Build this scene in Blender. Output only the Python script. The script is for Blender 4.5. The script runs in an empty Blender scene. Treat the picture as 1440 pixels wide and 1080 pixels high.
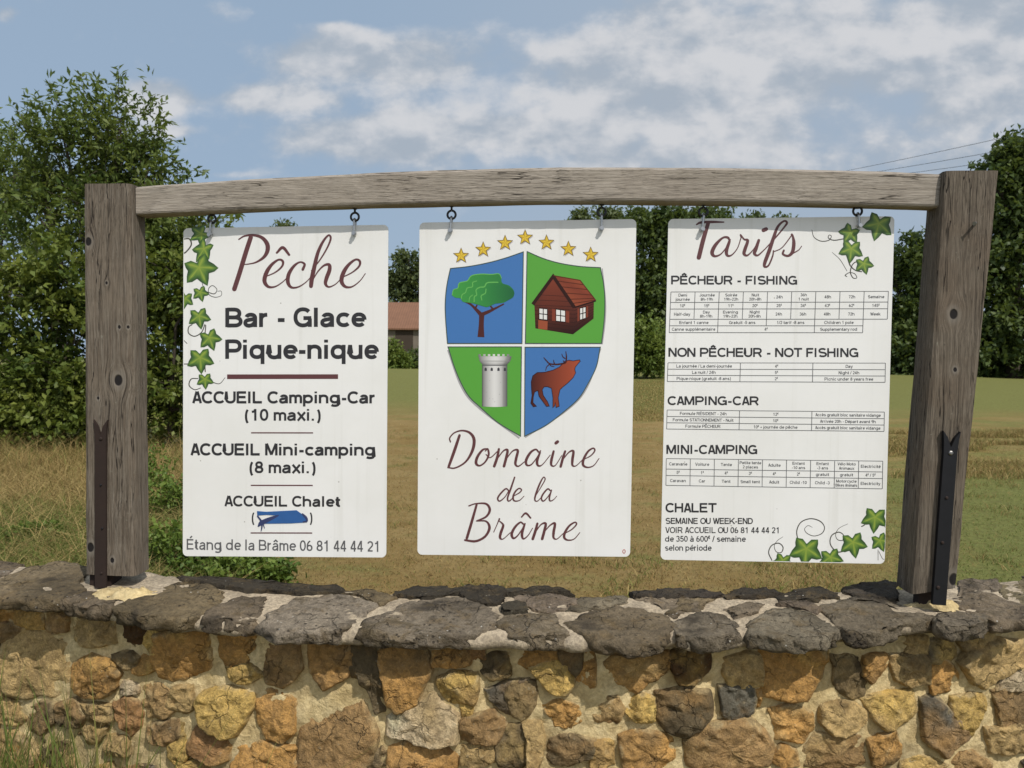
import bpy, bmesh, math, random
import numpy as np
from mathutils import Vector, Matrix

S = bpy.context.scene
COL = S.collection
random.seed(7)
RNG = np.random.default_rng(7)

# ------------------------------------------------------------------ camera
CAM_F = 1110.0                      # focal length in pixels of a 1440 px wide frame
CAM_P = np.array([0.0, -1.8732, 1.55])
YAW, PITCH, ROLL = -0.065, -0.028, 0.0097

def cam_axes():
    cy, sy, cp, sp = math.cos(YAW), math.sin(YAW), math.cos(PITCH), math.sin(PITCH)
    F = np.array([sy*cp, cy*cp, sp]); r = np.array([cy, -sy, 0.0]); u = np.cross(r, F)
    c, s = math.cos(ROLL), math.sin(ROLL)
    return np.array([c*r+s*u, -s*r+c*u, F])
CAM_M = cam_axes()
cd = bpy.data.cameras.new('camera')
cam = bpy.data.objects.new('camera', cd); COL.objects.link(cam)
cd.sensor_width = 36; cd.lens = 36*CAM_F/1440
cd.clip_start = 0.05; cd.clip_end = 3000
cd.dof.use_dof = True; cd.dof.focus_distance = 1.87; cd.dof.aperture_fstop = 12
R3 = Matrix((CAM_M[0], CAM_M[1], -CAM_M[2])).transposed()
cam.matrix_world = Matrix.Translation(Vector(CAM_P)) @ R3.to_4x4()
S.camera = cam

def ray(px, py):
    return CAM_M.T @ np.array([(px-720)/CAM_F, (540-py)/CAM_F, 1.0])
def at_y(px, py, Y=0.0):
    d = ray(px, py); return CAM_P + d*((Y-CAM_P[1])/d[1])
def at_z(px, py, Z=0.0):
    d = ray(px, py); return CAM_P + d*((Z-CAM_P[2])/d[2])

# ------------------------------------------------------------------ light
SUN_EL, SUN_AZ = math.radians(50), math.radians(38)      # azimuth to the right of straight behind the camera
to_sun = Vector((math.sin(SUN_AZ)*math.cos(SUN_EL), -math.cos(SUN_AZ)*math.cos(SUN_EL), math.sin(SUN_EL)))
sd = bpy.data.lights.new('sun', 'SUN'); sd.energy = 3.7; sd.angle = math.radians(0.55); sd.color = (1.0, 0.95, 0.87)
so = bpy.data.objects.new('sun', sd); COL.objects.link(so)
so.rotation_euler = to_sun.to_track_quat('Z', 'Y').to_euler(); so.location = to_sun*50

S.view_settings.view_transform = 'Standard'
try: S.view_settings.look = 'None'
except Exception: pass
S.view_settings.exposure = -0.06; S.view_settings.gamma = 1.0
S.view_settings.use_curve_mapping = False

# ------------------------------------------------------------------ node helper
class NT:
    def __init__(self, tree): self.t = tree; self.n = tree.nodes; self.l = tree.links
    def new(self, typ, **kw):
        nd = self.n.new(typ)
        for k, v in kw.items(): setattr(nd, k, v)
        return nd
    def put(self, sock, v):
        if hasattr(v, 'is_output') or isinstance(v, bpy.types.NodeSocket): self.l.new(v, sock)
        elif v is not None: sock.default_value = v
    def math(self, op, a, b=None, c=None, clamp=False):
        nd = self.new('ShaderNodeMath', operation=op, use_clamp=clamp)
        self.put(nd.inputs[0], a)
        if b is not None: self.put(nd.inputs[1], b)
        if c is not None: self.put(nd.inputs[2], c)
        return nd.outputs[0]
    def vmath(self, op, a, b=None):
        nd = self.new('ShaderNodeVectorMath', operation=op)
        self.put(nd.inputs[0], a)
        if b is not None: self.put(nd.inputs[1], b)
        return nd.outputs['Value'] if op in ('LENGTH', 'DISTANCE', 'DOT_PRODUCT') else nd.outputs[0]
    def noise(self, vec, scale, detail=4, rough=0.55, dist=0.0, out='Fac'):
        nd = self.new('ShaderNodeTexNoise')
        if vec is not None: self.put(nd.inputs['Vector'], vec)
        nd.inputs['Scale'].default_value = scale; nd.inputs['Detail'].default_value = detail
        nd.inputs['Roughness'].default_value = rough; nd.inputs['Distortion'].default_value = dist
        return nd.outputs[out]
    def voro(self, vec, scale, feature='F1', out='Distance'):
        nd = self.new('ShaderNodeTexVoronoi', feature=feature)
        self.put(nd.inputs['Vector'], vec); nd.inputs['Scale'].default_value = scale
        return nd.outputs[out]
    def map(self, vec, scale=(1, 1, 1), loc=(0, 0, 0)):
        nd = self.new('ShaderNodeMapping'); self.put(nd.inputs['Vector'], vec)
        nd.inputs['Scale'].default_value = scale; nd.inputs['Location'].default_value = loc
        return nd.outputs[0]
    def ramp(self, fac, stops, interp='LINEAR'):
        nd = self.new('ShaderNodeValToRGB'); self.put(nd.inputs[0], fac)
        cr = nd.color_ramp; cr.interpolation = interp
        while len(cr.elements) < len(stops): cr.elements.new(0.5)
        for e, (p, c) in zip(cr.elements, stops):
            e.position = p; e.color = (*c, 1) if not isinstance(c, (int, float)) else (c, c, c, 1)
        return nd.outputs[0]
    def sstep(self, v, a, b):
        nd = self.new('ShaderNodeMapRange', interpolation_type='SMOOTHSTEP')
        self.put(nd.inputs[0], v); nd.inputs[1].default_value = a; nd.inputs[2].default_value = b
        return nd.outputs[0]
    def mix(self, fac, a, b, mode='MIX'):
        nd = self.new('ShaderNodeMix', data_type='RGBA', blend_type=mode)
        self.put(nd.inputs[0], fac); self.put(nd.inputs[6], c4(a)); self.put(nd.inputs[7], c4(b))
        return nd.outputs[2]
    def attr(self, name, out='Color'):
        return self.new('ShaderNodeAttribute', attribute_name=name).outputs[out]
def c4(c):
    return (*c, 1) if isinstance(c, tuple) and len(c) == 3 else c

# ------------------------------------------------------------------ world: sky with clouds
W = bpy.data.worlds.new('World'); S.world = W; W.use_nodes = True
def build_world():
    t = NT(W.node_tree); t.n.clear()
    sky = t.new('ShaderNodeTexSky', sky_type='NISHITA'); sky.sun_disc = False
    sky.sun_elevation = SUN_EL; sky.sun_rotation = math.radians(180)-SUN_AZ
    sky.air_density = 1.0; sky.dust_density = 1.6; sky.ozone_density = 1.2
    d = t.new('ShaderNodeTexCoord').outputs['Generated']
    sep = t.new('ShaderNodeSeparateXYZ'); t.put(sep.inputs[0], d)
    dx, dy, dz = sep.outputs
    ay = t.math('MAXIMUM', t.math('ABSOLUTE', dy), 0.12)
    u = t.math('DIVIDE', dx, ay); v = t.math('DIVIDE', dz, ay)
    def vec(sx, sy, ox=0.0):
        c = t.new('ShaderNodeCombineXYZ'); t.put(c.inputs[0], t.math('MULTIPLY_ADD', u, sx, ox)); t.put(c.inputs[1], t.math('MULTIPLY', v, sy)); return c.outputs[0]
    n1 = t.noise(vec(1, 1.6), 7.5, 8, 0.52, 0.12)              # broken edges
    n2 = t.noise(vec(1, 2.6, 7.3), 4.2, 6, 0.55, 0.2)         # broad banks, grey and white
    n3 = t.noise(vec(1, 1.4, 3.1), 20, 6, 0.58, 0.1)           # small puffs
    c = t.new('ShaderNodeCombineXYZ'); t.put(c.inputs[0], u); t.put(c.inputs[1], t.math('MULTIPLY_ADD', v, 1.6, 0.045))
    n1s = t.noise(c.outputs[0], 7.5, 8, 0.52, 0.12)            # the same puffs a little higher up: tops catch the light
    # where clouds gather: centre px, radii px, weight
    blobs = [(222, 140, 46, 26, 0.9), (250, 184, 34, 9, 0.42), (520, 75, 100, 34, 0.6), (420, 88, 60, 24, 0.38), (380, 138, 85, 20, 0.66), (470, 40, 30, 12, 0.42),
             (510, 192, 125, 28, 0.62), (600, 165, 50, 22, 0.25), (600, 100, 60, 30, 0.42), (722, 186, 60, 16, 0.5), (8, 22, 22, 14, 0.42), (290, 15, 60, 14, 0.28),
             (330, 246, 50, 6, 0.3), (840, 110, 150, 90, 0.32), (1010, 130, 170, 80, 0.36), (1180, 50, 280, 90, 0.42), (1420, 60, 130, 70, 0.42), (1390, 150, 80, 22, 0.36),
             (1020, 225, 460, 50, 0.36), (1280, 142, 50, 16, -0.22), (770, 20, 55, 22, -0.15), (560, 10, 150, 20, -0.15), (760, 235, 50, 14, -0.15)]
    acc = None
    for (px, py, rx, ry, wt) in blobs:
        r0 = ray(px, py); u0, v0 = r0[0]/r0[1], r0[2]/r0[1]
        a = t.math('DIVIDE', t.math('SUBTRACT', u, float(u0)), rx/CAM_F)
        b = t.math('DIVIDE', t.math('SUBTRACT', v, float(v0)), ry/CAM_F)
        q = t.math('ADD', t.math('MULTIPLY', a, a), t.math('MULTIPLY', b, b))
        g = t.math('MULTIPLY', t.math('POWER', 2.718, t.math('MULTIPLY', q, -0.8)), wt)
        acc = g if acc is None else t.math('ADD', acc, g)
    back = t.math('MULTIPLY', t.math('LESS_THAN', dy, 0.0), 0.3)
    nn = t.math('ADD', t.math('MULTIPLY', t.math('SUBTRACT', n1, 0.5), 1.1), t.math('MULTIPLY', t.math('SUBTRACT', n3, 0.5), 0.5))
    cov = t.math('ADD', t.math('ADD', t.math('MINIMUM', acc, 0.55), back), nn)
    fac = t.sstep(cov, 0.09, 0.50)
    sh = t.math('ADD', t.math('MULTIPLY', n2, 0.62), t.math('MULTIPLY', n3, 0.42))
    sh = t.math('ADD', sh, t.math('MULTIPLY', t.math('SUBTRACT', cov, 0.3), 0.12))
    sh = t.math('ADD', sh, t.math('MULTIPLY', t.math('SUBTRACT', n1, n1s), 0.95))
    shade = t.sstep(sh, 0.38, 0.72)
    ccol = t.mix(shade, (4.1, 4.65, 5.35), (7.1, 7.1, 7.25))
    fac = t.math('MULTIPLY', fac, 0.86)
    hz = t.mix(t.sstep(dz, 0.16, 0.0), sky.outputs[0], (4.8, 5.3, 6.2))
    skyc = t.mix(0.85, hz, (3.5, 4.65, 6.1))
    skyc = t.mix(t.math('MULTIPLY', t.sstep(u, -0.35, 0.15), 0.45), skyc, (4.3, 4.95, 5.8))   # thin high cloud thickens to the right
    out = t.mix(fac, skyc, ccol)
    # out-of-view glow round the sun, added to lift light on front-facing surfaces
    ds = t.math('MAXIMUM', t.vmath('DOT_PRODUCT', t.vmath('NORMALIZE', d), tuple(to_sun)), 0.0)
    fill_glow = t.math('MULTIPLY', t.math('POWER', ds, 2.5), 1.0)
    out = t.mix(fill_glow, out, (4.0, 3.9, 3.75), 'ADD')
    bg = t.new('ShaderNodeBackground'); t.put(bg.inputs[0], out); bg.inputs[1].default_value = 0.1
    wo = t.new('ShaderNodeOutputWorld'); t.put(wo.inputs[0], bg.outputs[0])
build_world()

# ------------------------------------------------------------------ materials
def new_mat(name):
    m = bpy.data.materials.new(name); m.use_nodes = True
    t = NT(m.node_tree); t.n.clear()
    b = t.new('ShaderNodeBsdfPrincipled'); o = t.new('ShaderNodeOutputMaterial')
    t.put(o.inputs[0], b.outputs[0])
    return m, t, b
def set_bump(t, b, h, strength=0.5, dist=0.01):
    bp = t.new('ShaderNodeBump'); bp.inputs['Strength'].default_value = strength; bp.inputs['Distance'].default_value = dist
    t.put(bp.inputs['Height'], h); t.put(b.inputs['Normal'], bp.outputs[0])
def flat_mat(name, col, rough=0.6, metal=0.0, var=0.0):
    m, t, b = new_mat(name)
    if var:
        oc = t.new('ShaderNodeTexCoord').outputs['Object']
        n = t.noise(oc, 40, 5, 0.6)
        t.put(b.inputs['Base Color'], t.mix(t.math('MULTIPLY', n, var), col, tuple(x*0.35 for x in col)))
    else: b.inputs['Base Color'].default_value = (*col, 1)
    b.inputs['Roughness'].default_value = rough; b.inputs['Metallic'].default_value = metal
    return m

def wood_mat(name, axis, base, dark, warm, knots=(), fscale=1.0):
    m, t, b = new_mat(name)
    oc = t.new('ShaderNodeTexCoord').outputs['Object']
    # knots: grain bends round them
    core = None; pale = None; vec = oc
    for (kx, kz, r) in knots:
        dlt = t.vmath('MULTIPLY', t.vmath('SUBTRACT', oc, (kx, 0, kz)), (1, 0, 0.75))
        L = t.vmath('LENGTH', dlt)
        k = t.sstep(L, r*1.1, r*0.75); halo = t.sstep(L, r*4.5, r*0.8)
        ring = t.math('MULTIPLY', t.sstep(L, r*2.4, r*1.2), 0.45); pale = ring if pale is None else t.math('MAXIMUM', pale, ring)
        core = k if core is None else t.math('MAXIMUM', core, k)
        push = t.new('ShaderNodeVectorMath', operation='SCALE'); t.put(push.inputs[0], dlt); t.put(push.inputs[3], t.math('MULTIPLY', halo, -0.75))
        vec = t.vmath('ADD', vec, push.outputs[0])
    sc = (1, 1, 0.035) if axis == 'z' else (0.035, 1, 1)
    wob = t.new('ShaderNodeVectorMath', operation='SCALE'); t.put(wob.inputs[0], t.noise(t.map(oc, (1, 1, 0.3) if axis == 'z' else (0.3, 1, 1)), 9, 3, out='Color')); wob.inputs[3].default_value = 0.012
    vec = t.vmath('ADD', vec, wob.outputs[0])
    g = t.map(vec, sc)
    fine = t.noise(g, 420*fscale, 5, 0.62)
    mid = t.noise(g, 110*fscale, 4, 0.6)
    patch = t.noise(oc, 7, 4, 0.6)
    cr = t.noise(t.map(g, (1, 1, 1), (3, 5, 7)), 38*fscale, 3, 0.5)
    crack = t.sstep(t.math('ABSOLUTE', t.math('SUBTRACT', cr, 0.5)), 0.013, 0.003)
    crack = t.math('MULTIPLY', crack, t.sstep(t.noise(t.map(oc, (1, 1, .6) if axis == 'z' else (.6, 1, 1), (2, 2, 2)), 6, 3), 0.42, 0.56))
    cr2 = t.noise(t.map(g, (1, 1, 1), (8, 1, 4)), 130*fscale, 3, 0.5)
    hair = t.math('MULTIPLY', t.sstep(t.math('ABSOLUTE', t.math('SUBTRACT', cr2, 0.5)), 0.03, 0.006), t.sstep(t.noise(t.vmath('ADD', oc, (4, 4, 9)), 9, 4), 0.38, 0.6))
    c = t.mix(t.sstep(mid, 0.3, 0.7), dark, base)
    c = t.mix(t.math('MULTIPLY', t.sstep(patch, 0.42, 0.68), 0.75), c, warm)
    c = t.mix(t.math('MULTIPLY', t.sstep(fine, 0.56, 0.36), 0.5), c, tuple(x*0.38 for x in dark))
    c = t.mix(t.math('MULTIPLY', t.sstep(fine, 0.6, 0.75), 0.4), c, tuple(min(1, x*1.6) for x in base))
    c = t.mix(t.math('MULTIPLY', crack, 0.85), c, (0.012, 0.009, 0.007))
    c = t.mix(t.math('MULTIPLY', hair, 0.6), c, (0.03, 0.023, 0.017))
    lich = t.sstep(t.noise(oc, 60, 6, 0.7), 0.64, 0.72)
    c = t.mix(t.math('MULTIPLY', lich, 0.25), c, (0.33, 0.34, 0.27))
    h = t.math('ADD', t.math('MULTIPLY', fine, 0.5), t.math('MULTIPLY', mid, 0.8))
    h = t.math('SUBTRACT', h, t.math('MULTIPLY', crack, 1.6))
    if core is not None:
        c = t.mix(t.math('MULTIPLY', pale, 0.6), c, (0.26, 0.24, 0.21)); c = t.mix(core, c, (0.014, 0.012, 0.012)); h = t.math('SUBTRACT', h, t.math('MULTIPLY', core, 1.2))
    t.put(b.inputs['Base Color'], c); b.inputs['Roughness'].default_value = 0.88
    b.inputs['Specular IOR Level'].default_value = 0.25
    set_bump(t, b, h, 0.75, 0.0022)
    return m

def stone_mat(name, lichen=(0.42, 0.40, 0.30), dark=(0.03, 0.027, 0.022), warm=(0.36, 0.20, 0.065), wfac=0.5, dfac=0.7, bump=0.9, pits=0.0):
    m, t, b = new_mat(name)
    oc = t.new('ShaderNodeTexCoord').outputs['Object']
    c = t.attr('col')
    n1 = t.noise(oc, 22, 6, 0.65, 0.4); n2 = t.noise(oc, 70, 7, 0.7, 0.3); n3 = t.noise(oc, 9, 4, 0.6); n4 = t.noise(oc, 260, 4, 0.65)
    c = t.mix(t.math('MULTIPLY', t.sstep(n1, 0.5, 0.7), wfac), c, warm)
    c = t.mix(t.math('MULTIPLY', t.sstep(n3, 0.52, 0.72), dfac), c, dark)
    c = t.mix(t.math('MULTIPLY', t.sstep(n2, 0.56, 0.40), 0.45), c, t.mix(0.85, c, dark))
    c = t.mix(t.math('MULTIPLY', t.sstep(n2, 0.6, 0.72), 0.55), c, lichen)
    c = t.mix(t.math('MULTIPLY', t.sstep(n4, 0.62, 0.5), 0.25), c, dark)
    wv_ = t.new('ShaderNodeVectorMath', operation='SCALE'); t.put(wv_.inputs[0], t.noise(oc, 20, 4, .6, out='Color')); wv_.inputs[3].default_value = 0.05
    ck = t.voro(t.vmath('ADD', oc, wv_.outputs[0]), 19, 'DISTANCE_TO_EDGE')
    ck = t.math('MULTIPLY', t.sstep(ck, 0.035, 0.006), t.sstep(t.noise(t.vmath('ADD', oc, (3, 3, 3)), 10, 3), 0.48, 0.62))
    c = t.mix(t.math('MULTIPLY', ck, 0.42), c, tuple(x*0.5 for x in dark))
    if pits:
        vp = t.voro(t.vmath('ADD', oc, (5, 3, 1)), 75); gate = t.sstep(t.noise(oc, 11, 3), 0.44, 0.6)
        pit = t.math('MULTIPLY', t.sstep(vp, 0.30, 0.16), gate); c = t.mix(t.math('MULTIPLY', pit, 0.8), c, (0.02, 0.016, 0.013))
        wsp = t.math('MULTIPLY', t.sstep(t.voro(oc, 46), 0.11, 0.06), t.sstep(t.noise(t.vmath('ADD', oc, (9, 2, 4)), 8, 2), 0.52, 0.6)); c = t.mix(t.math('MULTIPLY', wsp, 0.8), c, (0.55, 0.53, 0.48))
        brn = t.sstep(t.noise(t.vmath('ADD', oc, (1, 8, 2)), 13, 5, 0.65, 0.8), 0.57, 0.66); c = t.mix(t.math('MULTIPLY', brn, 0.55), c, (0.10, 0.075, 0.04))
    t.put(b.inputs['Base Color'], c); b.inputs['Roughness'].default_value = 0.92
    b.inputs['Specular IOR Level'].default_value = 0.2
    h = t.math('ADD', t.math('MULTIPLY', n2, 1.0), t.math('MULTIPLY', n4, 0.35))
    h = t.math('ADD', h, t.math('MULTIPLY', t.voro(oc, 55), 0.35)); h = t.math('SUBTRACT', h, t.math('MULTIPLY', ck, 0.6))
    set_bump(t, b, h, bump, 0.009)
    return m

def leaf_mat(name, a, bcol, trans=0.3):
    m, t, b = new_mat(name)
    f = t.attr('tint', 'Fac')
    oc = t.new('ShaderNodeTexCoord').outputs['Object']
    c = t.mix(f, a, bcol)
    t.put(b.inputs['Base Color'], c); b.inputs['Roughness'].default_value = 0.5
    b.inputs['Specular IOR Level'].default_value = 0.3
    tr = t.new('ShaderNodeBsdfTranslucent'); t.put(tr.inputs[0], t.mix(0.5, c, (0.16, 0.2, 0.02)))
    mx = t.new('ShaderNodeMixShader'); mx.inputs[0].default_value = trans
    t.put(mx.inputs[1], b.outputs[0]); t.put(mx.inputs[2], tr.outputs[0])
    o = [n for n in t.n if n.type == 'OUTPUT_MATERIAL'][0]; t.put(o.inputs[0], mx.outputs[0])
    return m
def attr_mat(name, rough=0.8, trans=0.0):
    m, t, b = new_mat(name)
    c = t.attr('col'); t.put(b.inputs['Base Color'], c); b.inputs['Roughness'].default_value = rough
    b.inputs['Specular IOR Level'].default_value = 0.2
    if trans:
        tr = t.new('ShaderNodeBsdfTranslucent'); t.put(tr.inputs[0], c)
        mx = t.new('ShaderNodeMixShader'); mx.inputs[0].default_value = trans
        t.put(mx.inputs[1], b.outputs[0]); t.put(mx.inputs[2], tr.outputs[0])
        o = [n for n in t.n if n.type == 'OUTPUT_MATERIAL'][0]; t.put(o.inputs[0], mx.outputs[0])
    return m

# ------------------------------------------------------------------ object helpers
def tag(o, label=None, cat=None, group=None, kind=None):
    if label: o['label'] = label
    if cat: o['category'] = cat
    if group: o['group'] = group
    if kind: o['kind'] = kind
    return o
def empty(name, loc, label=None, cat=None, group=None):
    o = bpy.data.objects.new(name, None); COL.objects.link(o); o.location = loc
    o.empty_display_size = 0.1
    return tag(o, label, cat, group)
def world_loc(o):
    v = Vector(o.location); p = o.parent
    while p: v += Vector(p.location); p = p.parent
    return v
def mesh_obj(name, V, F, mat, parent=None, smooth=False, col=None, tint=None, origin=None):
    """V world coords; F array (n,k) or list of lists; stored relative to origin"""
    V = np.asarray(V, dtype=np.float64)
    pl = np.array(world_loc(parent)) if parent else np.zeros(3)
    og = np.array(origin) if origin is not None else pl
    me = bpy.data.meshes.new(name)
    if isinstance(F, np.ndarray):
        n, k = F.shape
        me.vertices.add(len(V)); me.vertices.foreach_set('co', (V-og).astype(np.float32).ravel())
        me.loops.add(n*k); me.loops.foreach_set('vertex_index', F.astype(np.int32).ravel())
        me.polygons.add(n); me.polygons.foreach_set('loop_start', np.arange(0, n*k, k, dtype=np.int32))
        me.polygons.foreach_set('loop_total', np.full(n, k, dtype=np.int32))
        me.update(calc_edges=True)
    else:
        me.from_pydata([tuple(v) for v in (V-og)], [], [list(f) for f in F]); me.update()
    if smooth: me.polygons.foreach_set('use_smooth', np.ones(len(me.polygons), dtype=bool))
    if col is not None:
        a = me.attributes.new('col', 'FLOAT_COLOR', 'POINT'); c = np.ones((len(V), 4), np.float32); c[:, :3] = col
        a.data.foreach_set('color', c.ravel())
    if tint is not None:
        a = me.attributes.new('tint', 'FLOAT', 'POINT'); a.data.foreach_set('value', np.asarray(tint, np.float32))
    if mat: me.materials.append(mat)
    o = bpy.data.objects.new(name, me); COL.objects.link(o)
    if parent: o.parent = parent
    o.location = tuple(og-pl)
    return o

# vectorised value noise
_PERM = RNG.permutation(4096)
_VAL = RNG.random(4096)*2-1
def vnoise(P):
    P = np.asarray(P, float); I = np.floor(P).astype(np.int64); f = P-I; f = f*f*(3-2*f)
    def h(ix, iy, iz): return _VAL[_PERM[(_PERM[(_PERM[ix & 4095]+iy) & 4095]+iz) & 4095]]
    x, y, z = I.T; u, v, w = f.T
    def L(a, b, q): return a+(b-a)*q
    return L(L(L(h(x, y, z), h(x+1, y, z), u), L(h(x, y+1, z), h(x+1, y+1, z), u), v),
             L(L(h(x, y, z+1), h(x+1, y, z+1), u), L(h(x, y+1, z+1), h(x+1, y+1, z+1), u), v), w)
def fbm(P, oct=4, rough=0.5):
    P = np.asarray(P, float); s = 0; a = 1.0
    for i in range(oct): s = s+a*vnoise(P*(2.03**i)+17.3*i); a *= rough
    return s

class MB:
    """collect simple solids, build as one mesh"""
    def __init__(self): self.V = []; self.F = []
    def add(self, V, F):
        k = len(self.V); self.V += [tuple(v) for v in V]; self.F += [[i+k for i in f] for f in F]
    def tube(self, pts, r, n=10, caps=True, closed=False):
        pts = [np.array(p, float) for p in pts]; rs = r if hasattr(r, '__len__') else [r]*len(pts)
        N = len(pts); V = []; F = []; prev = None
        for i, p in enumerate(pts):
            if closed: d = pts[(i+1) % N]-pts[i-1]
            else: d = pts[min(i+1, N-1)]-pts[max(i-1, 0)]
            d = d/np.linalg.norm(d)
            if prev is None:
                a = np.array([0, 0, 1.0]) if abs(d[2]) < 0.9 else np.array([1.0, 0, 0]); e1 = np.cross(d, a)
            else: e1 = prev-d*np.dot(prev, d)
            e1 /= np.linalg.norm(e1); prev = e1; e2 = np.cross(d, e1)
            for k in range(n):
                an = 2*math.pi*k/n; V.append(p+rs[i]*(math.cos(an)*e1+math.sin(an)*e2))
        for i in range(N if closed else N-1):
            j = (i+1) % N
            for k in range(n): F.append([i*n+k, i*n+(k+1) % n, j*n+(k+1) % n, j*n+k])
        if caps and not closed: F += [list(range(n))[::-1], list(range((N-1)*n, N*n))]
        self.add(V, F)
    def box(self, x0, x1, y0, y1, z0, z1):
        V = [(x, y, z) for x in (x0, x1) for y in (y0, y1) for z in (z0, z1)]
        self.add(V, [[0, 1, 3, 2], [4, 6, 7, 5], [0, 4, 5, 1], [2, 3, 7, 6], [0, 2, 6, 4], [1, 5, 7, 3]])
    def prism(self, poly, y0, y1):
        """poly in (x,z), extruded along y, front at y0"""
        n = len(poly); V = [(x, y0, z) for x, z in poly]+[(x, y1, z) for x, z in poly]
        self.add(V, [list(range(n)), list(range(n, 2*n))[::-1]]+[[i, i+n, (i+1) % n+n, (i+1) % n] for i in range(n)])
    def build(self, name, mat, parent=None, smooth=False):
        o = mesh_obj(name, self.V, self.F, mat, parent)
        bm = bmesh.new(); bm.from_mesh(o.data); bmesh.ops.recalc_face_normals(bm, faces=bm.faces); bm.to_mesh(o.data); bm.free()
        if smooth:
            for p in o.data.polygons: p.use_smooth = len(p.vertices) <= 4
        return o

# ================================================================== terrain
def sst(a, b, x):
    t = np.clip((x-a)/(b-a), 0, 1); return t*t*(3-2*t)
def ground_z(x, y):
    x = np.asarray(x, float); y = np.asarray(y, float)
    d = np.hypot(x, y+1.87)
    z = 1.0*sst(7, 48, d)*(y > 0)+0.5*sst(48, 220, d)*(y > 0)
    P = np.stack([x*0.12, y*0.12, 0*x], -1).reshape(-1, 3)
    n = fbm(P, 3).reshape(x.shape)
    z = z+n*0.07*sst(5, 12, y)
    z = z+0.12*np.exp(-((y-11.5)/1.2)**2)*sst(2, 6, x)
    return z
def build_ground():
    k = np.linspace(-1, 1, 241); xs = np.sinh(k*5.2)/np.sinh(5.2)*700
    q = np.linspace(0, 1, 260); ys = -8+np.sinh(q*5.0)/np.sinh(5.0)*900
    X, Y = np.meshgrid(xs, ys); Z = ground_z(X, Y)
    V = np.stack([X, Y, Z], -1).reshape(-1, 3); nx, ny = len(xs), len(ys)
    i = np.arange(nx-1)[None, :]+np.arange(ny-1)[:, None]*nx; i = i.ravel()
    F = np.stack([i, i+1, i+1+nx, i+nx], -1)
    m, t, b = new_mat('field_grass')
    oc = t.new('ShaderNodeTexCoord').outputs['Object']
    sep = t.new('ShaderNodeSeparateXYZ'); t.put(sep.inputs[0], oc); x, y, z = sep.outputs
    big = t.noise(oc, 0.22, 4, 0.6); med = t.noise(oc, 1.3, 5, 0.65); fine = t.noise(oc, 14, 6, 0.7); ff = t.noise(oc, 60, 4, 0.7)
    c = t.mix(t.sstep(med, 0.35, 0.66), (0.235, 0.158, 0.058), (0.295, 0.21, 0.088))
    green = t.mix(t.sstep(fine, 0.35, 0.65), (0.125, 0.145, 0.040), (0.185, 0.19, 0.06))
    wob = t.math('MULTIPLY', t.math('SUBTRACT', big, 0.5), 6)
    xx = t.math('ADD', x, t.math('MULTIPLY', t.math('SUBTRACT', med, 0.5), 2.5))
    yy = t.math('ADD', y, wob)
    rightg = t.math('MULTIPLY', t.sstep(t.math('SUBTRACT', xx, t.math('MULTIPLY', y, 0.22)), 0.6, 2.6), t.sstep(yy, 10.5, 8.5))
    farg = t.math('MULTIPLY', t.sstep(yy, 15, 21), 0.92)
    leftg = t.sstep(t.math('ADD', xx, t.math('MULTIPLY', y, 0.25)), -0.5, -2.2)
    soft = t.math('MULTIPLY', t.sstep(t.math('SUBTRACT', xx, t.math('MULTIPLY', y, 0.2)), -0.5, 3.0), t.math('ADD', 0.25, t.math('MULTIPLY', t.sstep(t.noise(t.map(oc, (1, 2.2, 1)), 0.9, 5, 0.65), 0.42, 0.62), 0.55)))
    rightg = t.math('MAXIMUM', rightg, soft)
    pat = t.math('MULTIPLY', t.sstep(t.noise(t.map(oc, (1, 1.8, 1), (3, 1, 0)), 0.7, 5, 0.65), 0.5, 0.66), 0.55); rightg = t.math('MAXIMUM', rightg, pat)
    gm = t.math('MAXIMUM', t.math('MAXIMUM', rightg, farg), t.math('MULTIPLY', leftg, 0.7))
    gm = t.math('ADD', gm, t.math('MULTIPLY', t.math('SUBTRACT', fine, 0.5), 0.5), clamp=True)
    c = t.mix(gm, c, green)
    c = t.mix(t.math('MULTIPLY', t.sstep(fine, 0.55, 0.3), 0.45), c, (0.15, 0.115, 0.048))
    c = t.mix(t.math('MULTIPLY', t.sstep(ff, 0.58, 0.75), 0.45), c, (0.34, 0.27, 0.12))
    t.put(b.inputs['Base Color'], c); b.inputs['Roughness'].default_value = 0.95; b.inputs['Specular IOR Level'].default_value = 0.1
    set_bump(t, b, t.math('ADD', fine, t.math('MULTIPLY', ff, 0.5)), 0.8, 0.04)
    o = mesh_obj('ground', V, F, m, smooth=True); tag(o, kind='structure')
build_ground()

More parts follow.
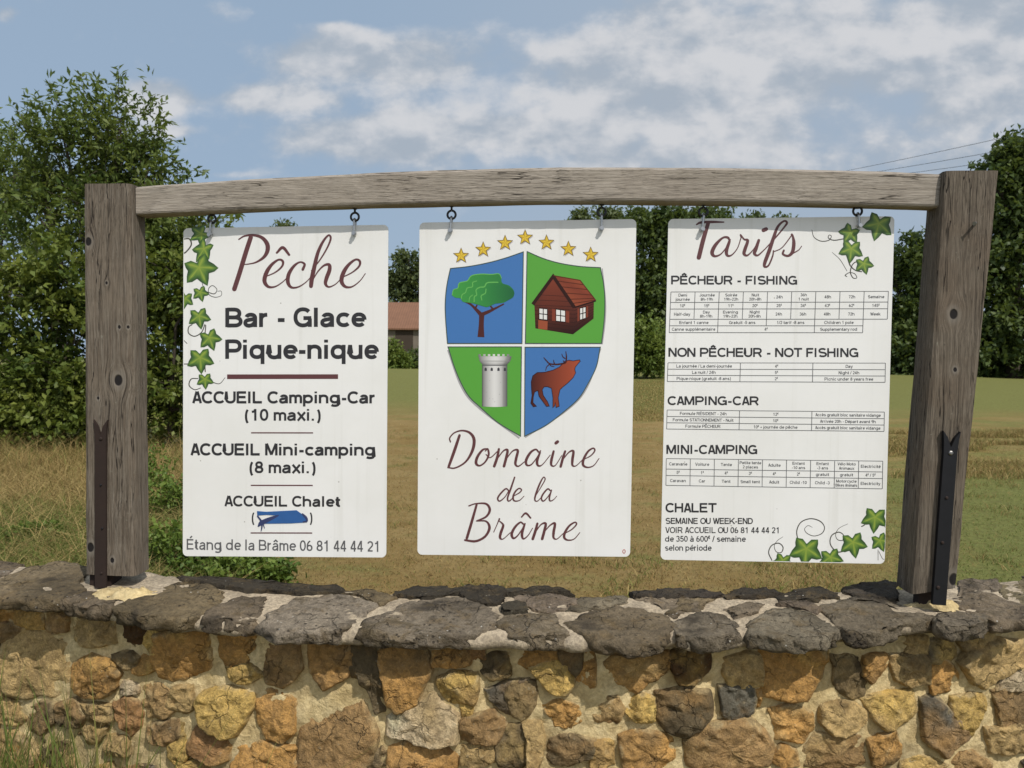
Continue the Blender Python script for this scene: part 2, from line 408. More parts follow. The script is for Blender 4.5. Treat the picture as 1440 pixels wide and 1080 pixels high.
# ================================================================== stone wall
M_RUB = stone_mat('rubble_stone', dark=(0.07, 0.052, 0.03), dfac=0.5, wfac=0.4, bump=1.0, pits=0.0)
M_COP = stone_mat('coping_stone', lichen=(0.32, 0.28, 0.21), dark=(0.045, 0.036, 0.026), warm=(0.19, 0.13, 0.06), wfac=0.65, dfac=0.85, bump=1.2, pits=1.0)
def mortar_mat():
    m, t, b = new_mat('lime_mortar')
    oc = t.new('ShaderNodeTexCoord').outputs['Object']
    n1 = t.noise(oc, 14, 6, 0.65); n2 = t.noise(oc, 120, 5, 0.7); n3 = t.noise(oc, 5, 4, 0.6)
    c = t.mix(t.sstep(n1, 0.35, 0.65), (0.60, 0.46, 0.23), (0.74, 0.60, 0.34))
    c = t.mix(t.math('MULTIPLY', t.sstep(n3, 0.5, 0.68), 0.7), c, (0.30, 0.24, 0.14))
    c = t.mix(t.math('MULTIPLY', t.sstep(n2, 0.6, 0.42), 0.25), c, (0.25, 0.18, 0.09))
    t.put(b.inputs['Base Color'], c); b.inputs['Roughness'].default_value = 0.95; b.inputs['Specular IOR Level'].default_value = 0.1
    n4 = t.noise(oc, 45, 6, 0.7, 0.5); c = t.mix(t.math('MULTIPLY', t.sstep(n4, 0.56, 0.36), 0.5), c, (0.30, 0.22, 0.11))
    t.put(b.inputs['Base Color'], c)
    set_bump(t, b, t.math('ADD', t.math('ADD', n1, t.math('MULTIPLY', n4, 0.8)), t.math('MULTIPLY', n2, 0.4)), 0.9, 0.008)
    return m
def grey_mortar():
    m, t, b = new_mat('grey_mortar')
    oc = t.new('ShaderNodeTexCoord').outputs['Object']
    n1 = t.noise(oc, 18, 6, 0.65); n2 = t.noise(oc, 140, 5, 0.7)
    c = t.mix(t.sstep(n1, 0.3, 0.7), (0.30, 0.245, 0.175), (0.52, 0.43, 0.31))
    c = t.mix(t.math('MULTIPLY', t.sstep(n2, 0.6, 0.4), 0.5), c, (0.12, 0.10, 0.08))
    t.put(b.inputs['Base Color'], c); b.inputs['Roughness'].default_value = 0.95; b.inputs['Specular IOR Level'].default_value = 0.1
    set_bump(t, b, t.math('ADD', n1, t.math('MULTIPLY', n2, 0.5)), 0.9, 0.006)
    return m
M_MOR = mortar_mat(); M_GMOR = grey_mortar()

def front_y(x): return -0.270+0.136*(x+0.24)**2
def face_y(x): return front_y(x)+0.082
def back_y(x): return -0.036+0.093*(x+0.334)**2+0.05*np.exp(-((x+1.06)/0.16)**2)
def top_z(y): return 1.0+0.10*(y+0.06)
def on_face(px, py):
    Y = -0.2
    for _ in range(12):
        p = at_y(px, py, Y); Y = 0.5*Y+0.5*(face_y(p[0])-0.014)
    return p[0], p[2]
def on_top(px, py):
    d = ray(px, py)                       # plane z = 1 + .1 (y+.06)
    t = (1.006+0.1*CAM_P[1]-CAM_P[2])/(d[2]-0.1*d[1])
    p = CAM_P+d*t
    f = (p[1]-front_y(p[0])+0.05)/(back_y(p[0])-front_y(p[0])+0.05)     # 0 at the lip: what shows there is the lower edge of the stone
    dz = 0.020*max(0.0, min(1.0, (0.45-f)/0.35))
    t = (1.006-dz+0.1*CAM_P[1]-CAM_P[2])/(d[2]-0.1*d[1]); p = CAM_P+d*t
    return p[0], p[1]

def outline(poly, N, rough, seed, smooth=2, grow=0.0):
    P = np.array(poly, float); n = len(P)
    Q = np.roll(P, -1, 0); L = np.hypot(*(Q-P).T); cum = np.r_[0, np.cumsum(L)]; T = cum[-1]
    s = np.arange(N)*T/N; out = np.empty((N, 2))
    for i, si in enumerate(s):
        k = min(np.searchsorted(cum, si, 'right')-1, n-1); out[i] = P[k]+(Q[k]-P[k])*((si-cum[k])/max(L[k], 1e-9))
    for _ in range(smooth): out = 0.25*np.roll(out, 1, 0)+0.5*out+0.25*np.roll(out, -1, 0)
    c = out.mean(0)
    nz = fbm(np.c_[out*26, np.full(N, seed*3.7)], 4, 0.5)
    d = out-c; L = np.hypot(*d.T)[:, None]
    return c, out+d/np.maximum(L, 1e-6)*(nz*rough+grow)[:, None]

def srgb(r, g, b):
    f = lambda v: ((v/255+0.055)/1.055)**2.4 if v > 10 else v/255/12.92
    return np.array([f(r), f(g), f(b)])
SC = {'O': srgb(208, 160, 94), 'Y': srgb(226, 190, 112), 'B': srgb(176, 142, 96), 'D': srgb(112, 98, 74), 'G': srgb(112, 108, 98),
      'T': srgb(202, 172, 118), 'R': srgb(176, 134, 90), 'W': srgb(212, 192, 158), 'S': srgb(108, 104, 92), 'K': srgb(90, 64, 40)}
def T_(k, pts): return [(240*k+x/4.5, 840+y/4.5) for x, y in pts]
STONES = []
def st(k, c, *xy): STONES.append((c, T_(k, list(zip(xy[::2], xy[1::2])))))
st(0,'T',0,330,120,215,230,245,350,255,410,330,420,480,410,620,310,650,190,640,100,640,0,600,-60,500)
st(0,'B',-70,300,0,300,110,215,50,180,-70,190); st(0,'O',440,430,560,395,680,420,735,500,710,590,620,650,500,640,430,570)
st(0,'K',730,175,910,190,920,250,820,330,730,270); st(0,'D',690,380,800,370,850,400,830,450,770,460); st(0,'O',850,380,940,380,940,480,840,500,810,450)
st(0,'W',755,545,850,570,850,625,745,625); st(0,'T',880,560,1000,590,1100,640,1100,720,1000,760,920,770,870,690)
st(0,'R',700,700,780,660,850,690,870,760,860,850,800,890,760,830,715,740); st(0,'B',910,840,1100,800,1100,900,1030,960,920,940)
st(0,'Y',1040,970,1100,920,1160,1000,1120,1100,1050,1020); st(0,'T',-60,660,0,660,120,690,150,760,100,830,0,810,-60,800)
st(0,'D',170,720,240,680,310,700,310,800,240,870,150,880,130,800); st(0,'D',340,700,450,670,510,760,480,820,360,830)
st(0,'T',460,680,560,700,680,700,680,790,620,830,520,800); st(0,'T',440,900,560,830,640,850,600,920,480,950)
st(0,'T',-60,840,60,860,120,900,220,1000,200,1080,-60,1080); st(0,'T',640,900,760,920,780,1010,660,1010); st(0,'D',240,920,400,950,420,1060,260,1070)
st(0,'O',60,90,230,100,240,210,130,190,60,180); st(0,'O',-60,70,40,90,50,170,-60,180); st(0,'B',250,110,400,130,390,230,270,220)
st(0,'T',420,150,700,160,700,300,560,320,450,290); st(0,'Y',930,190,1060,210,1050,340,960,350,900,300)
st(1,'O',-130,420,-110,240,40,215,200,230,240,480,120,510,0,545,-90,520); st(1,'Y',150,680,190,620,330,590,500,640,500,720,400,870,330,890,230,830,170,740)
st(1,'O',530,620,640,620,760,680,760,860,690,930,590,920,545,800); st(1,'B',795,680,900,640,1080,630,1190,650,1290,880,1230,1080,1150,1120,790,1120)
st(1,'R',150,850,230,870,360,960,350,1040,240,1050,90,990); st(1,'O',380,980,560,950,780,980,790,1100,380,1100); st(1,'Y',-10,830,60,820,70,920,0,1010)
st(1,'O',300,250,470,240,560,290,540,450,420,460,310,450); st(1,'B',600,280,790,300,810,470,690,600,580,560,560,440); st(1,'O',830,270,1080,270,1180,300,1200,470,960,590,880,480)
st(1,'Y',340,460,480,440,560,520,460,550,370,530); st(1,'T',0,600,110,590,120,720,40,760,-40,740); st(1,'Y',30,1070,120,1060,250,1080,240,1130,30,1130)
st(2,'D',50,290,220,290,270,500,280,740,200,760,150,560,60,420); st(2,'O',230,350,350,290,510,320,550,470,500,600,480,690,340,730,280,640)
st(2,'O',590,330,800,310,800,430,590,440); st(2,'Y',600,530,690,510,850,490,860,600,830,690,700,690,610,600); st(2,'D',880,400,1040,370,1060,500,950,530,870,480)
st(2,'G',910,600,1080,560,1180,540,1220,700,1080,770,980,700); st(2,'B',740,790,870,760,960,740,1040,840,960,920,760,920)
st(2,'W',280,780,480,700,560,640,720,760,730,930,560,920,420,900,290,890); st(2,'O',300,960,500,920,640,970,720,1020,720,1100,300,1100)
st(2,'T',760,960,960,960,980,1060,760,1080); st(2,'G',150,1080,220,930,290,1000,300,1080); st(2,'R',820,310,900,300,900,440,840,470,800,430)
st(2,'Y',755,700,830,700,820,760,760,770); st(2,'D',40,440,110,430,130,520,50,530); st(2,'D',1040,850,1180,830,1200,1000,1140,1080,1000,1080,980,960)
st(3,'Y',120,460,280,410,360,440,390,560,330,610,240,590); st(3,'O',0,330,250,330,280,400,110,450,-60,420); st(3,'D',280,310,430,310,440,450,400,510,340,430)
st(3,'O',450,330,520,360,520,560,480,600,400,600,400,540); st(3,'O',210,710,290,670,430,710,440,800,370,840,280,820); st(3,'R',490,650,660,650,700,720,660,820,590,840,500,780)
st(3,'O',590,430,700,360,980,360,990,450,900,530,790,610,700,580,610,520); st(3,'Y',690,710,800,640,900,660,920,800,800,800)
st(3,'D',920,620,1080,610,1250,630,1260,760,1160,860,1080,900,990,860,930,800); st(3,'O',690,900,850,880,1010,910,1050,1000,1040,1100,720,1100)
st(3,'T',60,820,190,810,200,960,170,1080,90,1080,100,930); st(3,'D',250,920,400,900,510,930,500,1030,360,1080,230,1080,220,1000); st(3,'Y',510,930,640,940,650,1080,510,1080)
st(3,'D',0,560,140,560,140,700,60,790,0,760,-40,640); st(3,'K',1000,380,1080,350,1250,340,1280,480,1160,560,1070,560)
st(4,'T',270,410,400,380,500,390,510,560,400,580,310,600,270,500); st(4,'O',500,330,700,310,900,320,910,400,850,540,790,650,690,660,530,620,500,520)
st(4,'S',250,590,440,580,470,650,450,740,310,800,250,760); st(4,'O',450,580,505,570,500,700,460,720); st(4,'B',100,830,220,820,420,790,500,860,580,960,560,1080,40,1100,20,950)
st(4,'O',570,740,720,720,830,760,840,860,760,930,610,910); st(4,'T',890,700,1080,680,1180,740,1190,820,1060,860,960,870,880,800)
st(4,'B',860,890,1080,900,1150,900,1170,1100,790,1100,800,990); st(4,'O',560,1060,640,970,720,1000,740,1080); st(4,'D',940,390,1080,400,1160,400,1170,640,1090,660,990,590,980,470)
st(5,'O',80,390,200,370,260,400,200,500,130,560,70,500); st(5,'T',250,380,500,390,500,560,390,570,290,540,260,450); st(5,'O',510,440,620,430,690,540,640,600,520,610)
st(5,'T',690,430,760,350,940,290,1100,300,1150,440,930,520,840,600,770,560); st(5,'Y',60,660,240,620,390,610,420,720,380,790,220,830,140,770)
st(5,'G',440,660,560,650,640,750,780,910,660,960,590,1010,470,910,450,780); st(5,'Y',640,650,820,640,860,680,800,780,780,900,700,850,640,740)
st(5,'O',110,920,270,870,330,970,300,1060,150,1080); st(5,'B',900,610,1080,590,1160,640,1150,830,960,830,940,700); st(5,'T',870,850,1080,840,1150,860,1150,1000,900,1000)
st(5,'B',640,1060,780,1010,900,1080,880,1130,640,1130); st(5,'O',-25,690,35,790,20,850,-25,850); st(5,'T',330,270,500,260,500,380,340,380); st(5,'G',515,265,640,280,680,400,620,430,515,420)
st(5,'T',650,240,900,220,920,280,740,350); st(5,'W',960,530,1080,500,1180,500,1180,580,930,600); st(5,'T',330,1060,500,1030,620,1090,560,1140,330,1140)

def build_wall():
    x0, x1 = -3.1, 2.9
    root = empty('stone_wall', (0, float(face_y(0)), 0), 'curved rubble stone wall in ochre and brown with dark flat coping stones', 'wall')
    # mortar body: front heightfield plus back and ends
    xs = np.linspace(x0, x1, 760); zs = np.linspace(-0.15, 0.972, 150)
    X, Z = np.meshgrid(xs, zs); P = np.stack([X*16, Z*16, 0*X], -1).reshape(-1, 3)
    nz = fbm(P, 6, 0.62).reshape(X.shape)
    Yf = face_y(X)+0.006+nz*0.0065
    V = np.stack([X, Yf, Z], -1).reshape(-1, 3); nx, ny = len(xs), len(zs)
    i = (np.arange(nx-1)[None, :]+np.arange(ny-1)[:, None]*nx).ravel(); F = np.stack([i, i+1, i+1+nx, i+nx], -1)
    Yb = np.tile(back_y(xs)-0.02, (2, 1)); Vb = np.stack([np.tile(xs, (2, 1)), Yb, np.array([[-0.15]*nx, [0.972]*nx])], -1).reshape(-1, 3)
    k = len(V); j = np.arange(nx-1)+k; Fb = np.stack([j+1, j, j+nx, j+1+nx], -1)
    ends = np.array([[0, (ny-1)*nx, k+nx, k], [nx-1, k+nx-1, k+2*nx-1, ny*nx-1]])
    mesh_obj('mortar_core', np.r_[V, Vb], np.r_[F, Fb, ends], M_MOR, root, True)
    # facing stones
    stones = [(c, [on_face(px, py) for px, py in poly]) for c, poly in STONES]
    vis = [min(p[0] for p in s[1]) for s in stones]
    zlow = 0.60
    def fill(xa, xb, za, zb):
        z = za
        while z < zb-0.03:
            h = random.uniform(0.07, 0.12); x = xa-random.random()*0.05
            while x < xb:
                w = random.uniform(0.07, 0.17); j = lambda: random.uniform(-0.012, 0.012)
                g = 0.008
                stones.append((random.choice('OTYBDGTOB'), [(x+g+j(), min(z+h-g+j(), zb)), (x+w/2, min(z+h-g+j(), zb)), (x+w-g+j(), min(z+h-g+j(), zb)), (x+w-g+j(), z+h/2), (x+w-g+j(), z+g+j()), (x+w/2, z+g+j()), (x+g+j(), z+g+j()), (x+g+j(), z+h/2)]))
                x += w
            z += h
    ex = [p for s in stones for p in s[1]]
    xl, xr = on_face(-12, 960)[0], on_face(1460, 960)[0]
    fill(x0+0.06, xl-0.01, 0.0, 0.96); fill(xr+0.03, x1-0.14, 0.0, 0.96); fill(xl, xr, 0.0, 0.595)
    AV = []; AF = []; AC = []; off = 0
    for si, (c, poly) in enumerate(stones):
        N = 64; rr = [0.0, 0.15, 0.3, 0.43, 0.55, 0.65, 0.74, 0.82, 0.88, 0.93, 0.97, 1.0, 1.03]
        cen, out = outline(poly, N, 0.005, si, 0, 0.0075)
        A = np.ptp(out[:, 0])*np.ptp(out[:, 1])
        H = random.uniform(0.009, 0.026)*min(1.2, 0.6+A*25); tx, tz = random.uniform(-.12, .12), random.uniform(-.14, .10)
        pts = [np.r_[cen, H]]; V2 = []
        rings = []
        for r in rr[1:]:
            prof = H*(1-0.9*max(0, (r-0.84)/0.19)**2.5)-(0.02 if r > 1.01 else 0)
            q = cen+(out-cen)*r; rings.append(np.c_[q, np.full(N, prof)])
        U = np.r_[[np.r_[cen, H]], np.concatenate(rings)]
        q = (U[:, :2]-cen)/max(1e-6, np.sqrt(A)*0.5)
        for _ in range(5):                       # chipped faces: planes sloping off towards the edges
            an = random.uniform(0, 6.28); pr = q[:, 0]*math.cos(an)+q[:, 1]*math.sin(an)
            U[:, 2] -= np.maximum(0, pr-random.uniform(-0.05, 0.55))*random.uniform(0.003, 0.013)
        lowf = fbm(np.c_[U[:, :2]*22, np.full(len(U), si*1.3)], 2); hi = fbm(np.c_[U[:, :2]*70, np.full(len(U), si*2.1)], 4, 0.6)
        rid = np.abs(fbm(np.c_[U[:, :2]*34, np.full(len(U), si*0.7+9)], 2))
        U[:, 2] += (lowf*0.005+hi*0.0044-rid*0.007)+(U[:, 0]-cen[0])*tx+(U[:, 1]-cen[1])*tz
        Vw = np.c_[U[:, 0], face_y(U[:, 0])-U[:, 2], U[:, 1]]
        fs = []
        for n in range(N): fs.append((0, 1+n, 1+(n+1) % N, 1+(n+1) % N))
        for r in range(len(rr)-2):
            a = 1+r*N
            for n in range(N): fs.append((a+n, a+N+n, a+N+(n+1) % N, a+(n+1) % N))
        if np.sum(out[:, 0]*np.roll(out[:, 1], -1)-np.roll(out[:, 0], -1)*out[:, 1]) < 0: fs = [((f[0], f[2], f[1], f[1]) if f[2] == f[3] else f[::-1]) for f in fs]
        AV.append(Vw); AF += [[v+off for v in (f[:3] if f[2] == f[3] else f)] for f in fs]
        base = SC[c]*random.uniform(0.85, 1.12)
        mott = fbm(np.c_[U[:, :2]*14, np.full(len(U), si*5.1)], 3)
        colr = base[None, :]*(1+0.18*mott[:, None])
        alt = SC[random.choice('TYOB' if c in 'DGSK' else 'TTBYD')]
        mk = np.clip(0.5+1.1*fbm(np.c_[U[:, :2]*11, np.full(len(U), si*8.3+40)], 3)-0.35, 0, 1)[:, None]*0.75
        colr = colr*(1-mk)+alt[None, :]*mk
        rad = np.r_[0, np.repeat(rr[1:], N)]; sm_ = 0.85*np.clip((rad-0.8)/0.2, 0, 1)+0.7*fbm(np.c_[U[:, :2]*38, np.full(len(U), si*1.9)], 4, 0.6)
        sm_ = (np.clip((sm_-0.55)/0.5, 0, 1)*0.75)[:, None]
        colr = colr*(1-sm_)+np.array([0.62, 0.48, 0.255])[None, :]*sm_
        AC.append(np.clip(colr, 0.01, 0.8)); off += len(Vw)
    mesh_obj('stone_facing', np.concatenate(AV), AF, M_RUB, root, True, col=np.concatenate(AC))
    # coping bed of mortar
    xs = np.linspace(x0-0.03, x1+0.03, 420); tt = np.linspace(0, 1, 46)
    X, T = np.meshgrid(xs, tt)
    yf = front_y(X)+0.022+0.010*fbm(np.stack([X*30, 0*X, 0*X], -1).reshape(-1, 3), 3).reshape(X.shape); yb = back_y(X)-0.012
    Y = yf+(yb-yf)*T
    nz = fbm(np.stack([X*24, Y*24, 0*X], -1).reshape(-1, 3), 5, 0.6).reshape(X.shape)
    Z = top_z(Y)-0.0025+nz*0.003
    Z = Z-0.014*np.clip((0.08-T)/0.08, 0, 1)**2
    V = np.stack([X, Y, Z], -1).reshape(-1, 3); nx, ny = len(xs), len(tt)
    i = (np.arange(nx-1)[None, :]+np.arange(ny-1)[:, None]*nx).ravel(); F = np.stack([i, i+1, i+1+nx, i+nx], -1)
    Vl = np.concatenate([np.stack([xs, Y[0], Z[0]-0.016], -1), np.stack([xs, Y[-1], Z[-1]-0.03], -1)]); k = len(V)
    j = np.arange(nx-1)
    Fl = np.concatenate([np.stack([j+1, j, j+k, j+k+1], -1), np.stack([j+(ny-1)*nx, j+1+(ny-1)*nx, j+k+nx+1, j+k+nx], -1), np.stack([j+k+1, j+k, j+k+nx, j+k+nx+1], -1)])
    mesh_obj('coping_mortar', np.r_[V, Vl], np.r_[F, Fl], M_GMOR, root, True)
    # coping stones
    cop = []
    def cs(t, c, *xy):
        ox, oy = {'A': (0, 750), 'B': (480, 780), 'C': (960, 750)}[t]
        cop.append((c, [on_top(ox+x/3, oy+y/3) for x, y in zip(xy[::2], xy[1::2])]))
    g1, g2, g3, dk = (0.235, 0.19, 0.14), (0.285, 0.235, 0.175), (0.21, 0.168, 0.105), (0.06, 0.05, 0.038)  # dk: back-rim stones, shade of their far side put into the near-black colour
    cs('A', g3, -70,190,0,190,130,150,200,122,280,120,355,150,355,240,260,312,150,310,0,290,-70,285); cs('A', g2, -70,160,90,142,0,182,-70,186)
    cs('A', g1, 270,315,360,255,470,240,540,242,460,345,380,342); cs('A', g3, 490,355,500,320,680,230,760,212,860,216,950,240,930,290,830,380,770,402,640,388)
    cs('A', g1, 870,392,880,350,1000,272,1120,272,1105,300,1080,402,980,406); cs('A', g2, 1105,402,1130,340,1260,278,1440,258,1590,285,1560,320,1460,425,1300,447,1180,452)
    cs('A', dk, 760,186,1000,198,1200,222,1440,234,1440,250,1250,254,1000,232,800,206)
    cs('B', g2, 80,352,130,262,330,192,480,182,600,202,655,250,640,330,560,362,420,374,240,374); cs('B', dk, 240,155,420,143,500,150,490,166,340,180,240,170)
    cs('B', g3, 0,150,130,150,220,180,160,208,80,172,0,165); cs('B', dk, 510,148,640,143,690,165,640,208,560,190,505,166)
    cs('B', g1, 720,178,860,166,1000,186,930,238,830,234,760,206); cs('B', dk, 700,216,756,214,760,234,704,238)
    cs('B', g1, 660,292,700,252,880,256,950,340,940,357,800,374,700,348); cs('B', g3, 940,282,1060,242,1180,222,1270,222,1380,272,1400,330,1340,392,1210,414,1080,392,990,342)
    cs('B', g1, 1010,182,1200,180,1190,204,1020,234,945,240); cs('B', g2, 1240,186,1440,180,1500,220,1400,258,1330,212)
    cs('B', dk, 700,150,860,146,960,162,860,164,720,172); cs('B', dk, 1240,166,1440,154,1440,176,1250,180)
    cs('C', g2, 0,360,80,337,180,352,220,390,235,452,110,478,-20,462,-45,400); cs('C', g3, 0,276,130,276,60,320,-60,336); cs('C', g1, 190,322,270,297,340,302,300,330,230,350)
    cs('C', g2, 262,402,350,332,430,312,560,342,640,420,650,442,560,482,400,478,280,462); cs('C', g1, 390,302,520,286,560,318,560,336,440,304)
    cs('C', g1, 580,312,680,292,800,287,900,332,1000,352,1070,385,940,402,800,452,720,458,650,402); cs('C', g1, 1080,362,1140,342,1290,390,1270,408,1130,432,1075,412)
    cs('C', g1, 1160,272,1250,247,1340,272,1440,330,1480,372,1440,392,1310,398,1180,332); cs('C', g2, 1180,202,1320,192,1335,246,1240,238,1165,258)
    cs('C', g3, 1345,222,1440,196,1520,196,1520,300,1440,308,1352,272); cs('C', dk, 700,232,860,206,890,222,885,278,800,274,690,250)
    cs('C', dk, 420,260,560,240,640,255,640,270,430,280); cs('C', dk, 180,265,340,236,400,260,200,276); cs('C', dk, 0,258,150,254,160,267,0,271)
    cs('C', g1, 660,275,800,278,920,300,900,318,800,280,680,286)
    xa = on_top(-25, 830)[0]; xb = on_top(1470, 830)[0]
    for sgn, xs_ in ((-1, xa), (1, xb)):
        x = xs_
        while abs(x) < (2.72 if sgn > 0 else 2.92):
            w = random.uniform(0.16, 0.26); xm = x+sgn*w
            for (f0, f1) in ((0.0, 0.62), (0.66, 1.0)):
                q = []
                for (xx, ff) in ((x, f0), ((x+xm)/2, f0-(0.02 if f0 == 0 else 0)), (xm-sgn*.015, f0), (xm-sgn*.015, f1), ((x+xm)/2, f1), (x, f1)):
                    q.append((xx, front_y(xx)+(back_y(xx)-front_y(xx))*ff))
                cop.append((random.choice([g1, g2, g3]), q if sgn > 0 else q[::-1]))
            x = xm
    for si, (c, poly) in enumerate(cop):
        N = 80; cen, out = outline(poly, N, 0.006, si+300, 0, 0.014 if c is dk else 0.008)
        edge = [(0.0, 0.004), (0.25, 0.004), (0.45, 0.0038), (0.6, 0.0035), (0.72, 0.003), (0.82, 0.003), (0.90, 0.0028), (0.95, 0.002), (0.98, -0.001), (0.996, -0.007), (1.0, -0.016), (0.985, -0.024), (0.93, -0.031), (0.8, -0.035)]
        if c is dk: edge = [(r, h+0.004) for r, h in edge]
        Us = [np.array([[cen[0], cen[1], edge[0][1]]])]
        for r, h in edge[1:]:
            q = cen+(out-cen)*r; Us.append(np.c_[q, np.full(N, h)])
        U = np.concatenate(Us)
        pz = np.c_[U[:, :2]*26, U[:, 2]*60+si*1.7]
        U[:, 2] += fbm(pz, 5, 0.65)*0.0038-np.abs(fbm(pz*0.8+3, 3))*0.0035
        side = fbm(np.c_[U[:, :2]*42, U[:, 2]*110], 4, 0.6)*0.0085
        rad = U[:, :2]-cen; L = np.maximum(np.hypot(*rad.T), 1e-5)[:, None]
        m = np.r_[0, np.repeat([1 if r > 0.9 else 0 for r, h in edge[1:]], N)][:, None]
        U[:, :2] += rad/L*side[:, None]*m
        V = np.c_[U[:, 0], U[:, 1], top_z(U[:, 1])+U[:, 2]]
        fs = [[0, 1+n, 1+(n+1) % N] for n in range(N)]
        for r in range(len(edge)-2):
            a = 1+r*N; fs += [[a+n, a+N+n, a+N+(n+1) % N, a+(n+1) % N] for n in range(N)]
        a = 1+(len(edge)-2)*N; fs.append([a+n for n in range(N)][::-1])
        # make faces point up
        if (lambda P: np.sum(P[:, 0]*np.roll(P[:, 1], -1)-np.roll(P[:, 0], -1)*P[:, 1]))(out) < 0: fs = [f[::-1] for f in fs]
        mott = fbm(np.c_[U[:, :2]*9, np.full(len(U), si*2.2)], 3)
        colr = np.array(c)[None, :]*random.uniform(0.8, 1.2)*(1+0.35*mott[:, None])*np.array([1+random.uniform(-.03, .06), 1, 1-random.uniform(-.02, .1)])[None, :]
        mesh_obj('coping_stone', V, fs, M_COP, root, True, col=np.clip(colr, 0.01, 0.6))
    # mortar pads round the post feet
    for (px, py, rx, ry) in ((178, 836, 0.085, 0.040), (1318, 852, 0.062, 0.034)):
        cx, cy = on_top(px, py); N = 48; V = []; fs = []
        an = np.arange(N)*2*math.pi/N; rr = np.linspace(0, 1, 12)
        for r in rr[1:]:
            rad = 1+0.22*fbm(np.c_[np.cos(an)*2.2, np.sin(an)*2.2, np.full(N, px)], 3)
            x = cx+np.cos(an)*rx*r*rad; y = cy+np.sin(an)*ry*r*rad
            h = 0.013*(1-r**2.0)-0.003
            z = top_z(y)+h+0.012*fbm(np.c_[x*45, y*45, 0*x], 4, .6)*(1-.5*r)
            V.append(np.c_[x, y, z])
        V = np.r_[[[cx, cy, top_z(cy)+0.012]], np.concatenate(V)]
        fs = [[0, 1+n, 1+(n+1) % N] for n in range(N)]
        for r in range(len(rr)-2):
            a = 1+r*N; fs += [[a+n, a+N+n, a+N+(n+1) % N, a+(n+1) % N] for n in range(N)]
        mesh_obj('mortar_pad', V, fs, M_MOR, root, True)
build_wall()

# ================================================================== timber frame
M_IRON = flat_mat('black_iron', (0.022, 0.022, 0.026), 0.55, 0.6, 0.6)
M_RUST = flat_mat('rusty_iron', (0.035, 0.020, 0.015), 0.8, 0.25, 0.6)
M_BOLT = flat_mat('bolt_steel', (0.30, 0.29, 0.28), 0.4, 0.9, 0.4)
M_EYE = flat_mat('dark_steel', (0.06, 0.06, 0.065), 0.45, 0.8, 0.4)
M_ZINC = flat_mat('galvanised_steel', (0.50, 0.51, 0.52), 0.38, 0.95, 0.35)

def timber(name, prof_fn, L, nseg, mat, parent, axis, rough=0.0012):
    """sweep a chamfered rectangle; prof_fn(t) gives (x0,x1,y0,y1,pos) with cross-section corners"""
    V = []; K = 0
    for i in range(nseg+1):
        t = i/nseg; ring = prof_fn(t); V.append(ring); K = len(ring)
    V = np.concatenate(V)
    nz = fbm(np.c_[V[:, 0]*(60 if axis == 'z' else 3), V[:, 1]*60, V[:, 2]*(3 if axis == 'z' else 60)], 3)
    n2 = fbm(V*18, 3)
    d = np.c_[nz, n2, -nz]*rough
    if axis == 'z': d[:, 2] *= 0.2
    else: d[:, 0] *= 0.2
    V = V+d
    F = []
    for i in range(nseg):
        for k in range(K): F.append([i*K+k, i*K+(k+1) % K, (i+1)*K+(k+1) % K, (i+1)*K+k])
    F += [list(range(K))[::-1], list(range(nseg*K, nseg*K+K))]
    o = mesh_obj(name, V, F, mat, parent)
    bm = bmesh.new(); bm.from_mesh(o.data); bmesh.ops.recalc_face_normals(bm, faces=bm.faces); bm.to_mesh(o.data); bm.free()
    return o
def rect_ring(x0, x1, y0, y1, c, n=8):
    """rounded rectangle in a plane, subdivided edges"""
    pts = []
    def seg(a, b):
        for i in range(n): pts.append((a[0]+(b[0]-a[0])*i/n, a[1]+(b[1]-a[1])*i/n))
    P = [(x0+c, y0), (x1-c, y0), (x1-c*0.3, y0+c*0.3), (x1, y0+c), (x1, y1-c), (x1-c, y1), (x0+c, y1), (x0, y1-c), (x0, y0+c), (x0+c*0.3, y0+c*0.3)]
    big = {0, 3, 5, 7}
    for i in range(len(P)):
        a, b = P[i], P[(i+1) % len(P)]
        if i in big: seg(a, b)
        else: pts.append(a)
    return np.array(pts)

def fishtail(name, px_top, py_top, px_bot, py_bot, w, mat, parent, Y0, flare, thick):
    a = at_y(px_top, py_top, Y0); b = at_y(px_bot, py_bot, Y0)
    u = (a-b); L = np.linalg.norm(u); u /= L; v = np.array([u[2], 0, -u[0]])
    pl = [(-w/2, -0.0), (w/2, 0.0), (w/2, L-0.05), (w/2+flare*.4, L-0.02), (w/2+flare, L), (w*0.28, L-0.014), (0.0, L-0.036), (-w*0.28, L-0.014), (-w/2-flare, L), (-w/2-flare*.4, L-0.02), (-w/2, L-0.05)]
    poly = [((b+u*y+v*x)[0], (b+u*y+v*x)[2]) for x, y in pl]
    m = MB(); m.prism(poly, Y0-thick, Y0+0.0005); o = m.build(name, mat, parent)
    return o, b, u, v

